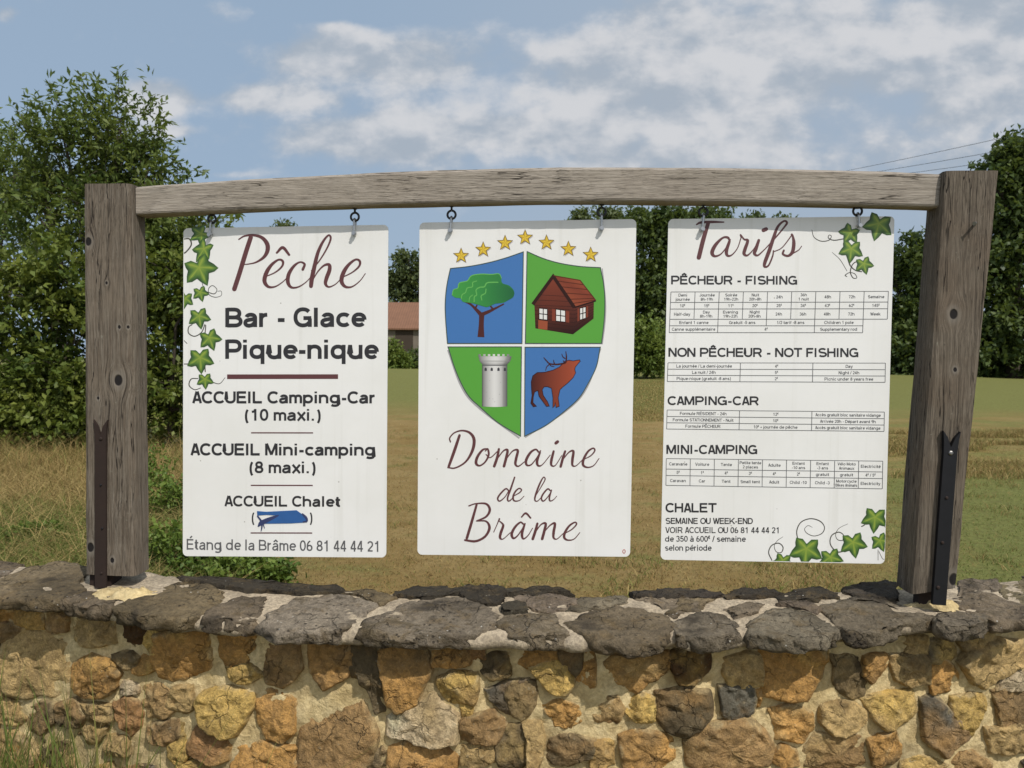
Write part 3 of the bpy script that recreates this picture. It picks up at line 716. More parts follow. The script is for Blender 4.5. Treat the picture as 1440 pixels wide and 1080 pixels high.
def build_frame():
    root = empty('timber_sign_frame', (-0.09, 0, 1.0), 'weathered timber frame of two posts and an arched beam standing on the stone wall', 'sign frame')
    knL = [(at_y(px, py, -.06), r) for px, py, r in ((124, 340, .008), (166, 535, .0105), (127, 770, .009), (138, 560, .003), (158, 788, .005), (180, 460, .003), (168, 460, .0035), (150, 398, .003))]
    knR = [(at_y(px, py, -.06), r) for px, py, r in ((1341, 442, .009), (1341, 815, .011), (1343, 520, .004), (1322, 690, .003))]
    oL = np.array([-1.085, 0, 1.0]); oR = np.array([0.84, 0, 1.0])
    grey, dark, warm = (0.225, 0.185, 0.15), (0.11, 0.085, 0.063), (0.15, 0.105, 0.075)
    ML = wood_mat('post_timber', 'z', (0.198, 0.169, 0.135), dark, (0.172, 0.138, 0.104), [(p[0]-oL[0], p[2]-oL[2], r) for p, r in knL], 1.7)
    MR = wood_mat('leaning_post_timber', 'z', (0.178, 0.148, 0.115), (0.10, 0.08, 0.06), (0.135, 0.102, 0.074), [(p[0]-oR[0], p[2]-oR[2], r) for p, r in knR], 1.7)
    MBm = wood_mat('beam_timber', 'x', (0.38, 0.335, 0.285), (0.30, 0.26, 0.215), (0.31, 0.265, 0.22), (), 2.0)
    y0, y1 = -0.06, 0.017
    def post(x0b, x1b, x0t, x1t, zb, zt, tilt, org, mat, y1):
        def prof(t):
            a = x0b+(x0t-x0b)*t; b = x1b+(x1t-x1b)*t
            P = rect_ring(a, b, y0, y1, 0.011)
            z = zb+(zt-zb)*t+tilt*(P[:, 0]-a)*(1-t)+0.35*np.maximum(0, P[:, 1]-0.0)*(1-t)*0.3
            return np.c_[P, z]
        o = timber('post', prof, 1, 60, mat, root, 'z')
        w = Vector(tuple(org))-Vector(root.location); sh = Vector(o.location)-w
        o.data.transform(Matrix.Translation(sh)); o.location = w
        return o
    post(-1.143, -1.019, -1.143, -1.026, 1.029, 1.9625, -0.01, oL, ML, 0.017)
    post(0.785, 0.884, 0.836, 0.953, 1.036, 1.981, 0.18, oR, MR, 0.030)
    for x0_, x1_, ya_ in ((-1.138, -1.085, -0.048), (0.815, 0.850, -0.03)):
        m = MB(); m.box(x0_, x1_, ya_, 0.0, 0.985, 1.06 if x0_ > 0 else 1.04); m.build('post_shoe', M_RUST, root)
    # arched beam
    bx = [-1.032, -0.658, -0.124, 0.329, 0.842]; bt = [1.960, 1.9785, 1.997, 1.998, 1.977]; bb = [1.893, 1.9065, 1.9195, 1.921, 1.9045]
    pt = np.polyfit(bx, bt, 2); pb = np.polyfit(bx, bb, 2)
    def prof(t):
        x = -1.0235+(0.8395-(-1.0235))*t
        top, bot = np.polyval(pt, x), np.polyval(pb, x)
        P = rect_ring(0, 1, 0, 1, 0.0, 8) if False else rect_ring(-0.041, 0.014, bot, top, 0.006)
        return np.c_[np.full(len(P), x), P]
    timber('beam', prof, 1, 120, MBm, root, 'x', 0.0014)
    # irons
    irL, bL, uL, vL = fishtail('post_iron', 143, 590, 143, 826, 0.027, M_RUST, root, -0.0615, 0.004, 0.006)
    irR, bR, uR, vR = fishtail('post_iron', 1336, 606, 1318, 849, 0.029, M_IRON, root, -0.0615, 0.004, 0.010)
    for (ir, px, py, r, mt, th) in ((irL, 142, 617, .004, M_RUST, .006), (irL, 142, 682, .0025, M_IRON, .006), (irL, 144, 743, .0025, M_IRON, .006), (irL, 143, 806, .003, M_RUST, .006),
                               (irR, 1337, 637, .005, M_BOLT, .010), (irR, 1331, 700, .0035, M_RUST, .010), (irR, 1325, 763, .0035, M_RUST, .010), (irR, 1319, 826, .004, M_RUST, .010)):
        c = at_y(px, py, -0.0615-th)
        m = MB(); m.tube([(c[0], -0.0610-th, c[2]), (c[0], -0.0630-th, c[2]), (c[0], -0.0645-th, c[2])], [r, r, r*0.55], 12); m.build('bolt', mt, ir)
    # bent nail in the leaning post
    a = at_y(1372, 314, -0.058); m = MB()
    m.tube([a, a+np.array([-0.006, -0.012, -0.001]), a+np.array([-0.013, -0.021, -0.004])], 0.0028, 8); m.tube([a+np.array([-0.013, -0.021, -0.004]), a+np.array([-0.0142, -0.0226, -0.0045])], 0.0042, 10)
    m.build('nail', M_BOLT, root)
    # screw eyes under the beam, each with its shackle
    spots = [((298, 308), (297, 331), 'at left top of the white sign reading Pêche'), ((499, 305), (499, 329), 'at right top of the white sign reading Pêche'),
             ((635, 302), (634, 325), 'above the leftmost star of the shield sign'), ((846, 298), (846, 322), 'above the rightmost star of the shield sign'),
             ((989, 298), (987, 323), 'over the letter T of the price sign'), ((1206, 297), (1207, 318), 'beside the printed ivy at right top of the price sign')]
    for (ex, ey), (qx, qy), where in spots:
        e = at_y(ex, ey, 0.0); q = at_y(qx, qy, 0.0); zb = np.polyval(pb, e[0])
        m = MB(); R = 0.0098
        m.tube([(e[0], 0, zb+0.006), (e[0], 0, e[2]+R)], 0.0026, 10)
        m.tube([(e[0]+R*math.cos(t), 0.0005*math.sin(t*0.5), e[2]+R*math.sin(t)) for t in np.linspace(math.pi/2, math.pi/2+2*math.pi*0.97, 24)], 0.0027, 8)
        m.tube([(e[0], 0, zb-0.0015), (e[0], 0, zb+0.001)], 0.0055, 12)
        m.build('screw_eye', M_EYE, root, True)
        sh = empty('shackle', (q[0], 0, q[2]), 'small metal shackle '+where, 'shackle', 'shackles holding up the signs')
        top = e[2]-R+0.0027+0.0025
        m = MB(); hw = 0.0078; pts = [(q[0], -hw, q[2])]
        for t in np.linspace(0, 1, 5)[1:-1]: pts.append((q[0]+(e[0]-q[0])*t*0.8, -hw, q[2]+(top-hw-q[2])*t))
        for an in np.linspace(math.pi, 0, 11): pts.append((e[0], hw*math.cos(an), top-hw+hw*math.sin(an)))
        pts += [(p[0], hw, p[2]) for p in pts[::-1][11:]]
        m.tube(pts, 0.0026, 10); m.build('bow', M_ZINC, sh, True)
        for s in (-1, 1):
            m = MB(); ths = np.linspace(0, 2*math.pi, 13)[:-1]
            m.tube([(q[0], s*hw-0.003, q[2]), (q[0], s*hw+0.003, q[2])], 0.0056, 16); m.build('lug', M_ZINC, sh, True)
        m = MB(); m.tube([(q[0], -0.0140, q[2]), (q[0], 0.0140, q[2])], 0.0028, 12)
        m.tube([(q[0], -0.0150, q[2]), (q[0], -0.0118, q[2])], 0.0046, 6); m.build('pin', M_ZINC, sh)
build_frame()

# ================================================================== signs
def cat_rom(pts, n=10, closed=False):
    P = np.array(pts, float); N = len(P)
    if N < 3: 
        t = np.linspace(0, 1, 4)[:, None]; return P[0]*(1-t)+P[-1]*t
    E0 = np.vstack([P[-1] if closed else 2*P[0]-P[1], P, P[0] if closed else 2*P[-1]-P[-2]])
    if closed: E0 = np.vstack([E0, P[1]])
    out = []
    for i in range(1, len(E0)-2):
        a, b, c, d = E0[i-1], E0[i], E0[i+1], E0[i+2]
        for t in np.linspace(0, 1, n, endpoint=False):
            out.append(0.5*((2*b)+(-a+c)*t+(2*a-5*b+4*c-d)*t*t+(-a+3*b-3*c+d)*t**3))
    if not closed: out.append(P[-1])
    return np.array(out)

class Ink:
    """printed shapes, given in photo pixels and laid on the face of a panel (plane Y = -0.0015)"""
    def __init__(self, clip=None): self.V = []; self.F = []; self.C = []; self.k = 0; self.clip = clip
    def poly(self, pts, lay=1.0, shade=0.0):
        o = len(self.V)
        each = hasattr(shade, '__len__') and hasattr(shade[0], '__len__')
        for i, p in enumerate(pts):
            self.V.append((p[0], p[1], lay)); self.C.append(shade[i] if each else shade)
        self.F.append(list(range(o, o+len(pts))))
    def fan(self, cen, pts, lay, s0, s1):
        o = len(self.V); self.V.append((*cen, lay)); self.C.append(s0); n = len(pts)
        for i, p in enumerate(pts): self.V.append((p[0], p[1], lay)); self.C.append(s1[i] if hasattr(s1, '__len__') else s1)
        for i in range(n): self.F.append([o, o+1+i, o+1+(i+1) % n])
    def ribbon(self, P, w, lay=1.0, shade=0.0, round_=False, closed=False):
        P = np.array(P, float); n = len(P); w = np.asarray(w, float)*np.ones(n)
        if closed: d0 = P-np.roll(P, 1, 0); d1 = np.roll(P, -1, 0)-P
        else:
            d = np.diff(P, axis=0); d0 = np.vstack([d[:1], d]); d1 = np.vstack([d, d[-1:]])
        d0 /= np.maximum(np.hypot(*d0.T), 1e-9)[:, None]; d1 /= np.maximum(np.hypot(*d1.T), 1e-9)[:, None]
        t = d0+d1; L = np.hypot(*t.T); t = t/np.maximum(L, 1e-6)[:, None]
        nr = np.c_[-t[:, 1], t[:, 0]]; ms = 1/np.clip(L/2, 0.6, 1)
        o = len(self.V); self.k += 1
        base = lay+0.06*(self.k % 9)/9
        for i in range(n):
            q = nr[i]*w[i]/2*ms[i]; ly = base+0.05*i/n
            self.V += [(P[i, 0]+q[0], P[i, 1]+q[1], ly), (P[i, 0]-q[0], P[i, 1]-q[1], ly)]; self.C += [shade, shade]
        m = n if closed else n-1
        for i in range(m):
            j = (i+1) % n; self.F.append([o+2*i, o+2*i+1, o+2*j+1, o+2*j])
        if round_ and not closed:
            for i, dr in ((0, -1), (n-1, 1)):
                c = P[i]; tt = t[i]*dr; nn = nr[i]; k = 6
                self.poly([c+w[i]/2*(math.cos(a)*nn+math.sin(a)*tt) for a in np.linspace(0, math.pi, k)], base+(0.05*i/n), shade)
    def spline(self, pts, f, scale=1.0, lay=1.0, shade=0.0, round_=True):
        """pts with widths (x,y,w) in a local frame; f maps to photo px"""
        Q = cat_rom(pts, 9); P = np.array([f(x, y) for x, y, w in Q]); self.ribbon(P, np.maximum(Q[:, 2], 2)*scale, lay, shade, round_)
    def build(self, name, mat, parent):
        V = []
        for x, y, l in self.V:
            if self.clip: x = min(max(x, self.clip(y)[0]), self.clip(y)[1])
            V.append(at_y(x, y, -0.0015-0.00035*l))
        C = np.array(self.C, float)
        col = C if C.ndim == 2 else None
        return mesh_obj(name, np.array(V), self.F, mat, parent, tint=None if col is not None else C, col=col)

# --- a plain stroke alphabet: cap height 1, x height .73, stroke .18
X_ = 0.73
def arc(cx, cy, rx, ry, a0, a1):
    n = max(4, int(abs(a1-a0)/12)); sq = lambda v: math.copysign(abs(v)**0.90, v)
    return [(cx+rx*sq(math.cos(math.radians(a))), cy+ry*sq(math.sin(math.radians(a)))) for a in np.linspace(a0, a1, n)]
BOWL = arc(.37, .365, .275, .275, 0, 360)
def stem(x, a=0, b=1): return [(x, a), (x, b)]
GL = {
 'A': (.76, [[(.07, 0), (.345, 1)], [(.69, 0), (.415, 1)], [(.18, .29), (.58, .29)]]),
 'B': (.85, [stem(.09), [(.09, .915)]+arc(.42, .71, .25, .205, 90, -90)+[(.09, .505)], [(.4, .505)]+arc(.44, .295, .29, .21, 90, -90)+[(.09, .085)]]),
 'C': (.95, [arc(.5, .5, .41, .42, 42, 318)]), 'D': (.93, [stem(.09), [(.09, .915)]+arc(.4, .5, .42, .415, 90, -90)+[(.09, .085)]]),
 'E': (.78, [stem(.09), [(.09, .915), (.7, .915)], [(.09, .52), (.66, .52)], [(.09, .085), (.72, .085)]]),
 'F': (.72, [stem(.09), [(.09, .915), (.66, .915)], [(.09, .5), (.6, .5)]]),
 'G': (1.02, [arc(.5, .5, .41, .42, 42, 330), [(.87, 0), (.87, .44)], [(.52, .46), (.95, .46)]]),
 'H': (.93, [stem(.09), stem(.78), [(.09, .52), (.78, .52)]]), 'I': (.33, [stem(.12)]), 'J': (.7, [[(.52, 1), (.52, .3)]+arc(.3, .3, .22, .22, 0, -170)]),
 'K': (.88, [stem(.09), [(.8, 1), (.15, .36)], [(.34, .56), (.84, 0)]]), 'L': (.73, [stem(.09), [(.09, .085), (.68, .085)]]),
 'M': (1.08, [stem(.09), stem(.93), [(.12, 1), (.51, .06)], [(.9, 1), (.51, .06)]]), 'N': (.93, [stem(.09), stem(.78), [(.11, .98), (.76, .02)]]),
 'O': (1.02, [arc(.5, .5, .42, .42, 0, 360)]), 'P': (.82, [stem(.09), [(.09, .915)]+arc(.45, .67, .27, .245, 90, -90)+[(.09, .425)]]),
 'R': (.9, [stem(.09), [(.09, .915)]+arc(.46, .68, .27, .235, 90, -90)+[(.09, .445)], [(.5, .44), (.76, 0)]]),
 'S': (.83, [arc(.4, .71, .29, .205, 25, 262)+arc(.42, .285, .31, .205, 82, -155)]), 'T': (.78, [[(0, .915), (.76, .915)], [(.38, 0), (.38, .9)]]),
 'U': (.92, [[(.09, 1), (.09, .37)]+arc(.43, .37, .34, .29, 180, 360)+[(.77, 1)]]), 'V': (.82, [[(.06, 1), (.37, .02)], [(.74, 1), (.43, .02)]]),
 'W': (1.16, [[(.06, 1), (.29, .02)], [(.56, .98), (.33, .02)], [(.56, .98), (.81, .02)], [(1.08, 1), (.85, .02)]]),
 'Y': (.8, [[(.05, 1), (.38, .42)], [(.73, 1), (.4, .42)], [(.39, 0), (.39, .45)]]),
 'a': (.72, [arc(.34, .47, .21, .175, 165, 0)+[(.55, .0)], [(.55, .42), (.32, .39)]+arc(.27, .22, .19, .15, 100, 270)+[(.4, .1), (.54, .24)]]),
 'b': (.77, [stem(.09), BOWL]), 'c': (.7, [arc(.37, .365, .275, .28, 42, 318)]), 'd': (.83, [stem(.65), BOWL]),
 'e': (.73, [[(.12, .37), (.63, .37)], arc(.37, .365, .265, .28, 0, 318)]), 'f': (.45, [[(.18, 0), (.18, .76)]+arc(.35, .77, .17, .145, 180, 92), [(.02, .65), (.4, .65)]]),
 'g': (.84, [BOWL, [(.65, .73), (.65, -.05)]+arc(.38, -.05, .27, .15, 0, -150)]), 'h': (.77, [stem(.09), arc(.35, .42, .26, .225, 180, 0)+[(.61, 0)]]),
 'i': (.31, [stem(.12, 0, .73), stem(.12, .85, 1)]), 'j': (.31, [[(.14, .73), (.14, -.08)]+arc(.03, -.08, .11, .11, 0, -90), stem(.14, .85, 1)]),
 'k': (.7, [stem(.09), [(.56, .73), (.15, .27)], [(.28, .41), (.6, 0)]]), 'l': (.31, [stem(.12)]),
 'm': (1.12, [stem(.09, 0, .73), arc(.31, .45, .22, .195, 180, 0)+[(.53, 0)], arc(.75, .45, .22, .195, 180, 0)+[(.97, 0)]]),
 'n': (.77, [stem(.09, 0, .73), arc(.35, .42, .26, .225, 180, 0)+[(.61, 0)]]), 'o': (.76, [BOWL]), 'p': (.78, [stem(.09, -.27, .73), BOWL]), 'q': (.86, [stem(.65, -.27, .73), BOWL]),
 'r': (.49, [stem(.09, 0, .73), arc(.37, .38, .28, .26, 180, 88)]), 's': (.68, [arc(.32, .515, .21, .135, 30, 262)+arc(.34, .21, .23, .135, 82, -150)]),
 't': (.45, [[(.18, .93), (.18, .2)]+arc(.34, .2, .16, .125, 180, 285), [(.02, .65), (.4, .65)]]), 'u': (.77, [[(.09, .73), (.09, .3)]+arc(.35, .3, .26, .225, 180, 360), stem(.61, 0, .73)]),
 'v': (.66, [[(.05, .73), (.3, .03)], [(.59, .73), (.34, .03)]]), 'w': (.98, [[(.05, .73), (.24, .03)], [(.47, .71), (.28, .03)], [(.47, .71), (.68, .03)], [(.9, .73), (.7, .03)]]),
 'x': (.66, [[(.05, .73), (.59, 0)], [(.59, .73), (.05, 0)]]), 'y': (.66, [[(.05, .73), (.33, .04)], [(.6, .73), (.3, -.14), (.2, -.2), (.06, -.2)]]), 'z': (.62, [[(.05, .65), (.55, .65)], [(.53, .62), (.08, .1)], [(.06, .08), (.57, .08)]]),
 '0': (.67, [arc(.31, .5, .235, .42, 0, 360)]), '1': (.67, [[(.36, 0), (.36, 1)], [(.1, .75), (.3, .8), (.34, .96)]]), '2': (.67, [arc(.31, .68, .225, .235, 165, -38)+[(.1, .12)], [(.06, .085), (.56, .085)]]),
 '3': (.67, [arc(.29, .715, .21, .2, 160, -80), arc(.29, .295, .24, .215, 80, -160)]), '4': (.67, [[(.42, 0), (.42, 1)], [(.38, .95), (.06, .3)], [(.03, .27), (.59, .27)]]),
 '5': (.67, [[(.54, .915), (.16, .915), (.11, .47)], arc(.3, .33, .24, .25, 140, -160)]), '6': (.67, [arc(.31, .3, .23, .22, 0, 360), arc(.42, .35, .34, .56, 175, 95)]),
 '7': (.67, [[(.05, .915), (.58, .915)], [(.55, .88), (.24, 0)]]), '8': (.67, [arc(.31, .72, .2, .195, 0, 360), arc(.31, .29, .24, .205, 0, 360)]), '9': (.67, [arc(.31, .7, .23, .22, 0, 360), arc(.2, .65, .34, .56, -5, -85)]),
 '(': (.42, [arc(.5, .37, .38, .72, 130, 230)]), ')': (.42, [arc(-.1, .37, .38, .72, 50, -50)]), '-': (.44, [[(.04, .36), (.36, .36)]]), '.': (.31, [stem(.12, 0, .17)]), '/': (.38, [[(.02, 0), (.32, 1)]]),
 '+': (.6, [[(.05, .36), (.5, .36)], stem(.275, .13, .58)]), ' ': (.36, []),
 '\u20ac': (.42, [[(.05+x*.55, .55+y*.5) for x, y in arc(.3, .45, .26, .42, 50, 310)], [(.02, .82), (.26, .82)], [(.02, .73), (.24, .73)]]),
}
ACC = {'\u00e9': ('e', 'a'), '\u00ea': ('e', 'c'), '\u00e8': ('e', 'g'), '\u00e0': ('a', 'g'), '\u00e2': ('a', 'c'), '\u00c9': ('E', 'a'), '\u00ca': ('E', 'c')}
for k, (b, a) in ACC.items():
    h = 1.0 if b.isupper() else X_; cx = (.4 if b.isupper() else .36)
    acc = {'a': [(cx-.03, h+.08), (cx+.16, h+.25)], 'g': [(cx+.03, h+.08), (cx-.16, h+.25)], 'c': [(cx-.2, h+.08), (cx, h+.23), (cx+.2, h+.08)]}[a]
    GL[k] = (GL[b][0], GL[b][1]+[acc])
for k_ in list(GL):
    if k_ in ' \u20ac': continue
    f_ = 0.93 if k_ in 'OQGCMWDNHUAVm' else 1.06; pad = 0.05 if k_ in 'iljI.1tf' else 0.02
    GL[k_] = (GL[k_][0]*f_+pad, [[(x*f_+pad/2, y) for x, y in q] for q in GL[k_][1]])
def text_w(s): return sum(GL[c][0] for c in s)-0.05
def text(ink, s, x0, y0, x1, y1, cap, wt=0.18, shade=0.0, lay=1.0):
    """baseline from (x0,y0) to (x1,y1) in photo px"""
    Wd = text_w(s); ux, uy = (x1-x0)/Wd, (y1-y0)/Wd; cx = 0
    for ch in s:
        adv, strokes = GL[ch]
        for q in strokes:
            P = np.array([(x0+ux*(cx+gx), y0+uy*(cx+gx)-cap*gy) for gx, gy in q])
            closed = len(q) > 8 and np.hypot(*(P[0]-P[-1])) < 0.02
            # stroke width follows the squeeze of the letters across and the cap height along
            ink.ribbon(P[:-1] if closed else P, wt*(cap*0.55+math.hypot(ux, uy)*0.45), lay, shade, False, closed)
        cx += adv
def text_c(ink, s, cx, cy, h, wt=0.13, slope=0.0, maxw=99, shade=0.0):
    w = min(text_w(s)*h*0.98, maxw); text(ink, s, cx-w/2, cy+h/2-slope*w/2, cx+w/2, cy+h/2+slope*w/2, h, wt, shade)

def ink_mat(name, stops, rough=0.45):
    m, t, b = new_mat(name)
    t.put(b.inputs['Base Color'], t.ramp(t.attr('tint', 'Fac'), stops)); b.inputs['Roughness'].default_value = rough
    return m
PLUM = (0.105, 0.033, 0.036); BLK = (0.022, 0.021, 0.024)
M_PLUM = flat_mat('plum_ink', PLUM, 0.5); M_BLK = flat_mat('black_ink', BLK, 0.5); M_GREYINK = flat_mat('grey_ink', (0.10, 0.10, 0.105), 0.5)
M_VINE = flat_mat('vine_ink', (0.06, 0.055, 0.045), 0.5)
M_IVY = ink_mat('ivy_print', [(0.0, (0.36, 0.40, 0.06)), (0.3, (0.17, 0.27, 0.035)), (0.62, (0.065, 0.145, 0.025)), (1.0, (0.014, 0.042, 0.014))])
M_BLUE = flat_mat('blue_print', (0.045, 0.16, 0.42), 0.45); M_GREEN = flat_mat('green_print', (0.085, 0.33, 0.035), 0.45)
M_NAVY = flat_mat('navy_tape', (0.03, 0.04, 0.12), 0.5); M_PRINT = attr_mat('colour_print', 0.45)
def panel_mat():
    m, t, b = new_mat('white_sign_panel')
    oc = t.new('ShaderNodeTexCoord').outputs['Object']
    n = t.noise(oc, 3.5, 5, 0.6); st_ = t.noise(t.map(oc, (40, 40, 1.2)), 1.0, 4, 0.6); sp = t.voro(oc, 34); sp2 = t.noise(oc, 16, 2)
    c = t.mix(t.sstep(n, 0.35, 0.7), (0.79, 0.785, 0.775), (0.74, 0.735, 0.715))
    c = t.mix(t.math('MULTIPLY', t.sstep(st_, 0.55, 0.75), 0.15), c, (0.45, 0.44, 0.38))
    c = t.mix(t.math('MULTIPLY', t.math('MULTIPLY', t.sstep(sp, 0.075, 0.04), t.sstep(sp2, 0.56, 0.62)), 0.6), c, (0.22, 0.2, 0.16))
    t.put(b.inputs['Base Color'], c); b.inputs['Roughness'].default_value = 0.4; b.inputs['Specular IOR Level'].default_value = 0.35
    return m
M_PANEL = panel_mat()

def make_sign(corners, label):
    P = [at_y(px, py, -0.0015) for px, py in corners]     # tl tr br bl
    top = (P[0]+P[1])/2
    root = empty('information_sign', (float(top[0]), 0, float((P[0][2]+P[2][2])/2)), label, 'sign')
    poly = []; r = 0.0115
    for i in range(4):
        p, a, b = P[i], P[i-1], P[(i+1) % 4]
        d0 = (a-p)/np.linalg.norm(a-p); d1 = (b-p)/np.linalg.norm(b-p); c = p+d0*r+d1*r
        for t in np.linspace(0, math.pi/2, 7): q = c-d1*r*math.cos(t)-d0*r*math.sin(t); poly.append((q[0], q[2]))
    m = MB(); m.prism(poly, -0.0015, 0.0015); m.build('panel', M_PANEL, root)
    return root

IVY = [(0.0, 0.10), (0.10, 0.34), (0.30, 0.42), (0.42, 0.72), (0.60, 0.50), (0.72, 0.40), (0.62, 0.22)]
def ivy_leaf(ink, cx, cy, r, ang, lay=1.0, sq=1.0):
    """five pointed ivy leaf, tip in direction ang (degrees, y down), with pale veins and dark rim"""
    lobes = [(0, 1.0), (62, 0.86), (128, 0.66), (-62, 0.86), (-128, 0.66)]
    pts = []
    order = [(0, 1.0), (15, .74), (33, .56), (48, .76), (62, .92), (78, .70), (98, .54), (115, .62), (132, .72), (155, .5), (176, .24),
             (184, .24), (205, .5), (228, .72), (245, .62), (262, .54), (282, .70), (298, .92), (312, .76), (327, .56), (345, .74)]
    a0 = math.radians(ang)
    def pos(a, q):
        x, y = q*math.cos(a)*1.0, q*math.sin(a)*sq
        return (cx+r*(x*math.cos(a0)-y*math.sin(a0)), cy+r*(x*math.sin(a0)+y*math.cos(a0)))
    out = [pos(math.radians(a), q) for a, q in order]
    mid = [pos(math.radians(a), q*0.62) for a, q in order]
    n = len(order); tip = [0, 4, 8, 13, 17]
    o = len(ink.V); ink.V.append((cx, cy, lay)); ink.C.append(0.15)
    for i, p in enumerate(mid): ink.V.append((*p, lay)); ink.C.append(0.12 if i in tip else (0.62 if (i*7) % 5 < 3 else 0.45))
    for i, p in enumerate(out): ink.V.append((*p, lay)); ink.C.append(0.75 if i in tip else 0.98)
    for i in range(n):
        j = (i+1) % n; ink.F.append([o, o+1+i, o+1+j]); ink.F.append([o+1+i, o+1+n+i, o+1+n+j, o+1+j])

def build_signs():
    # ------------------------------------------------------------ sign one
    s1 = make_sign([(258, 321), (546, 316), (543, 784), (257, 782)], 'white sign headed P\u00eache with ivy printed down its left edge and blue tape')
    f = lambda x, y: (240+x/4.154, 300+y/4.154); k = 1/4.154
    I = Ink()
    for q in ([(398,152,8),(430,133,10),(480,127,14),(530,140,19),(562,175,25),(566,215,25),(545,255,18),(500,285,10),(455,296,7),(420,299,5)],
              [(468,140,26),(440,225,27),(405,340,27),(372,442,27)],
              [(548,372,6),(610,345,8),(650,310,12),(655,280,14),(630,271,12),(590,300,18),(560,345,24),(548,395,24),(570,428,16),(610,428,9),(655,400,6),(690,365,5)],
              [(620,230,12),(655,200,18),(692,242,14)], [(772,328,16),(782,297,14),(755,285,10),(720,308,16),(690,355,22),(685,402,22),(705,432,14),(745,430,9),(790,402,6),(828,362,5)],
              [(822,335,6),(872,272,8),(915,200,10),(935,147,12),(922,128,11),(890,165,15),(860,230,20),(840,310,24),(825,380,26),(820,425,23)],
              [(827,395,6),(860,340,8),(895,305,12),(925,300,18),(928,330,23),(910,380,23),(905,412,18),(925,430,10),(965,412,6),(1000,375,5)],
              [(1000,375,6),(1060,345,8),(1100,310,12),(1105,280,14),(1080,270,12),(1040,300,18),(1010,345,24),(998,395,24),(1020,428,16),(1060,428,9),(1105,395,6),(1137,352,5)]):
        I.spline(q, f, k)
    I.build('title', M_PLUM, s1)
    I = Ink()
    text(I, 'Bar - Glace', 316.6, 460, 514.4, 459.4, 27, .2); I.build('lettering', M_BLK, s1); I = Ink(); text(I, 'Pique-nique', 316.6, 504.6, 531.8, 504.6, 27, .2); I.build('lettering', M_BLK, s1)
    g = lambda x, y: (240+x/4.154, 540+y/4.154)
    for s, xa, xb, ya, yb, cap, w in (('ACCUEIL Camping-Car', 127, 1197, 112, 113, 16.6, .2), ('(10 maxi.)', 430, 878, 214, 214, 16.4, .185), ('ACCUEIL Mini-camping', 117, 1198, 416, 418, 16.6, .2),
                             ('(8 maxi.)', 457, 848, 520, 521, 16.4, .185), ('ACCUEIL Chalet', 315, 992, 714, 717, 14.8, .19)):
        x0, y0 = g(xa, ya); x1, y1 = g(xb, yb); I = Ink(); text(I, s, x0, y0, x1, y1, cap, w); I.build('lettering', M_BLK, s1)
    for s, xa in (('(', 470), (')', 806)): x0, y0 = g(xa, 810); I = Ink(); text(I, s, x0, y0, x0+text_w(s)*14, y0, 15, .14); I.build('bracket_mark', M_BLK, s1)
    I = Ink(); x0, y0 = g(92, 968); x1, y1 = g(1225, 981); text(I, '\u00c9tang de la Br\u00e2me 06 81 44 44 21', x0, y0, x1, y1, 15.4, .14); I.build('address_line', M_GREYINK, s1)
    I = Ink(); I.poly([(319.4, 526.5), (475.4, 526.3), (475.4, 532.8), (319.4, 533)]); I.build('rule_line', M_PLUM, s1)
    for ya, xa, xb in ((285, 470, 832), (592, 468, 830), (870, 467, 827)):
        a = g(xa, ya-3.5); b = g(xb, ya-3); c = g(xb, ya+4); d = g(xa, ya+3.5); I = Ink(); I.poly([a, b, c, d]); I.build('rule_line', M_PLUM, s1)
    m = MB(); m.prism([(at_y(*g(x, y), -.0015)[0], at_y(*g(x, y), -.0015)[2]) for x, y in ((505,742),(560,746),(735,737),(768,760),(792,778),(796,808),(700,814),(545,816),(520,800),(570,785),(628,768),(560,764),(507,768))], -0.0024, -0.00165)
    m.build('blue_tape', flat_mat('blue_tape', (0.03, 0.12, 0.36), 0.4, 0, .5), s1)
    I = Ink()
    for q in ([(508,772,9),(522,790,10),(530,800,10)], [(628,768,8),(580,788,22),(530,812,26),(512,830,8)], [(535,812,10),(532,840,8),(528,860,4)], [(540,815,6),(548,842,4)], [(770,760,10),(790,780,14),(796,800,10),(775,806,8)]): I = Ink(); I.spline(q, g, k, 3.2); I.build('tape_scrap', M_NAVY, s1)
    cl1 = lambda y: (258.6, 545)
    I = Ink(cl1)
    for j, (x, y, r, a, sq) in enumerate(((180,118,80,150,.9),(195,205,95,120,.75),(165,315,120,65,1.05),(172,460,60,75,1),(85,495,68,100,.95),(165,598,82,80,1),(226,725,84,70,1),(172,842,98,85,1),(200,968,62,85,1))):
        ivy_leaf(I, *f(x, y), r*k, a, 1+0.12*j, sq)
    I.build('ivy_print', M_IVY, s1)
    I = Ink(cl1)
    for q in ([(75,150,6),(110,150,8),(120,185,8),(90,225,8),(70,235,8)], [(185,410,4),(190,430,4)], [(215,460,5),(255,470,5),(270,445,4),(245,422,4),(222,440,4),(225,475,4),(260,490,4),(295,480,3),(295,455,3),(275,455,3)],
              [(125,650,5),(105,665,6),(105,700,6),(140,718,6),(180,695,6),(200,650,6)], [(75,880,5),(110,880,6)], [(75,740,4),(95,760,4)], [(160,965,5),(120,968,6),(108,1005,6),(140,1030,5),(175,1020,4)], [(240,985,5),(285,995,4),(318,960,3)], [(200,890,7),(202,925,6)], [(195,770,6),(205,655,6)]):
        I = Ink(cl1); I.spline(q, f, k, 0.6); I.build('vine_print', M_VINE, s1)

    # ------------------------------------------------------------ sign two: crest
    s2 = make_sign([(590, 313), (895, 308), (886, 783), (587, 780)], 'white middle sign with a blue and green shield crest under seven yellow stars')
    h = lambda x, y: (580+x/4.154, 540+y/4.154)
    I = Ink()
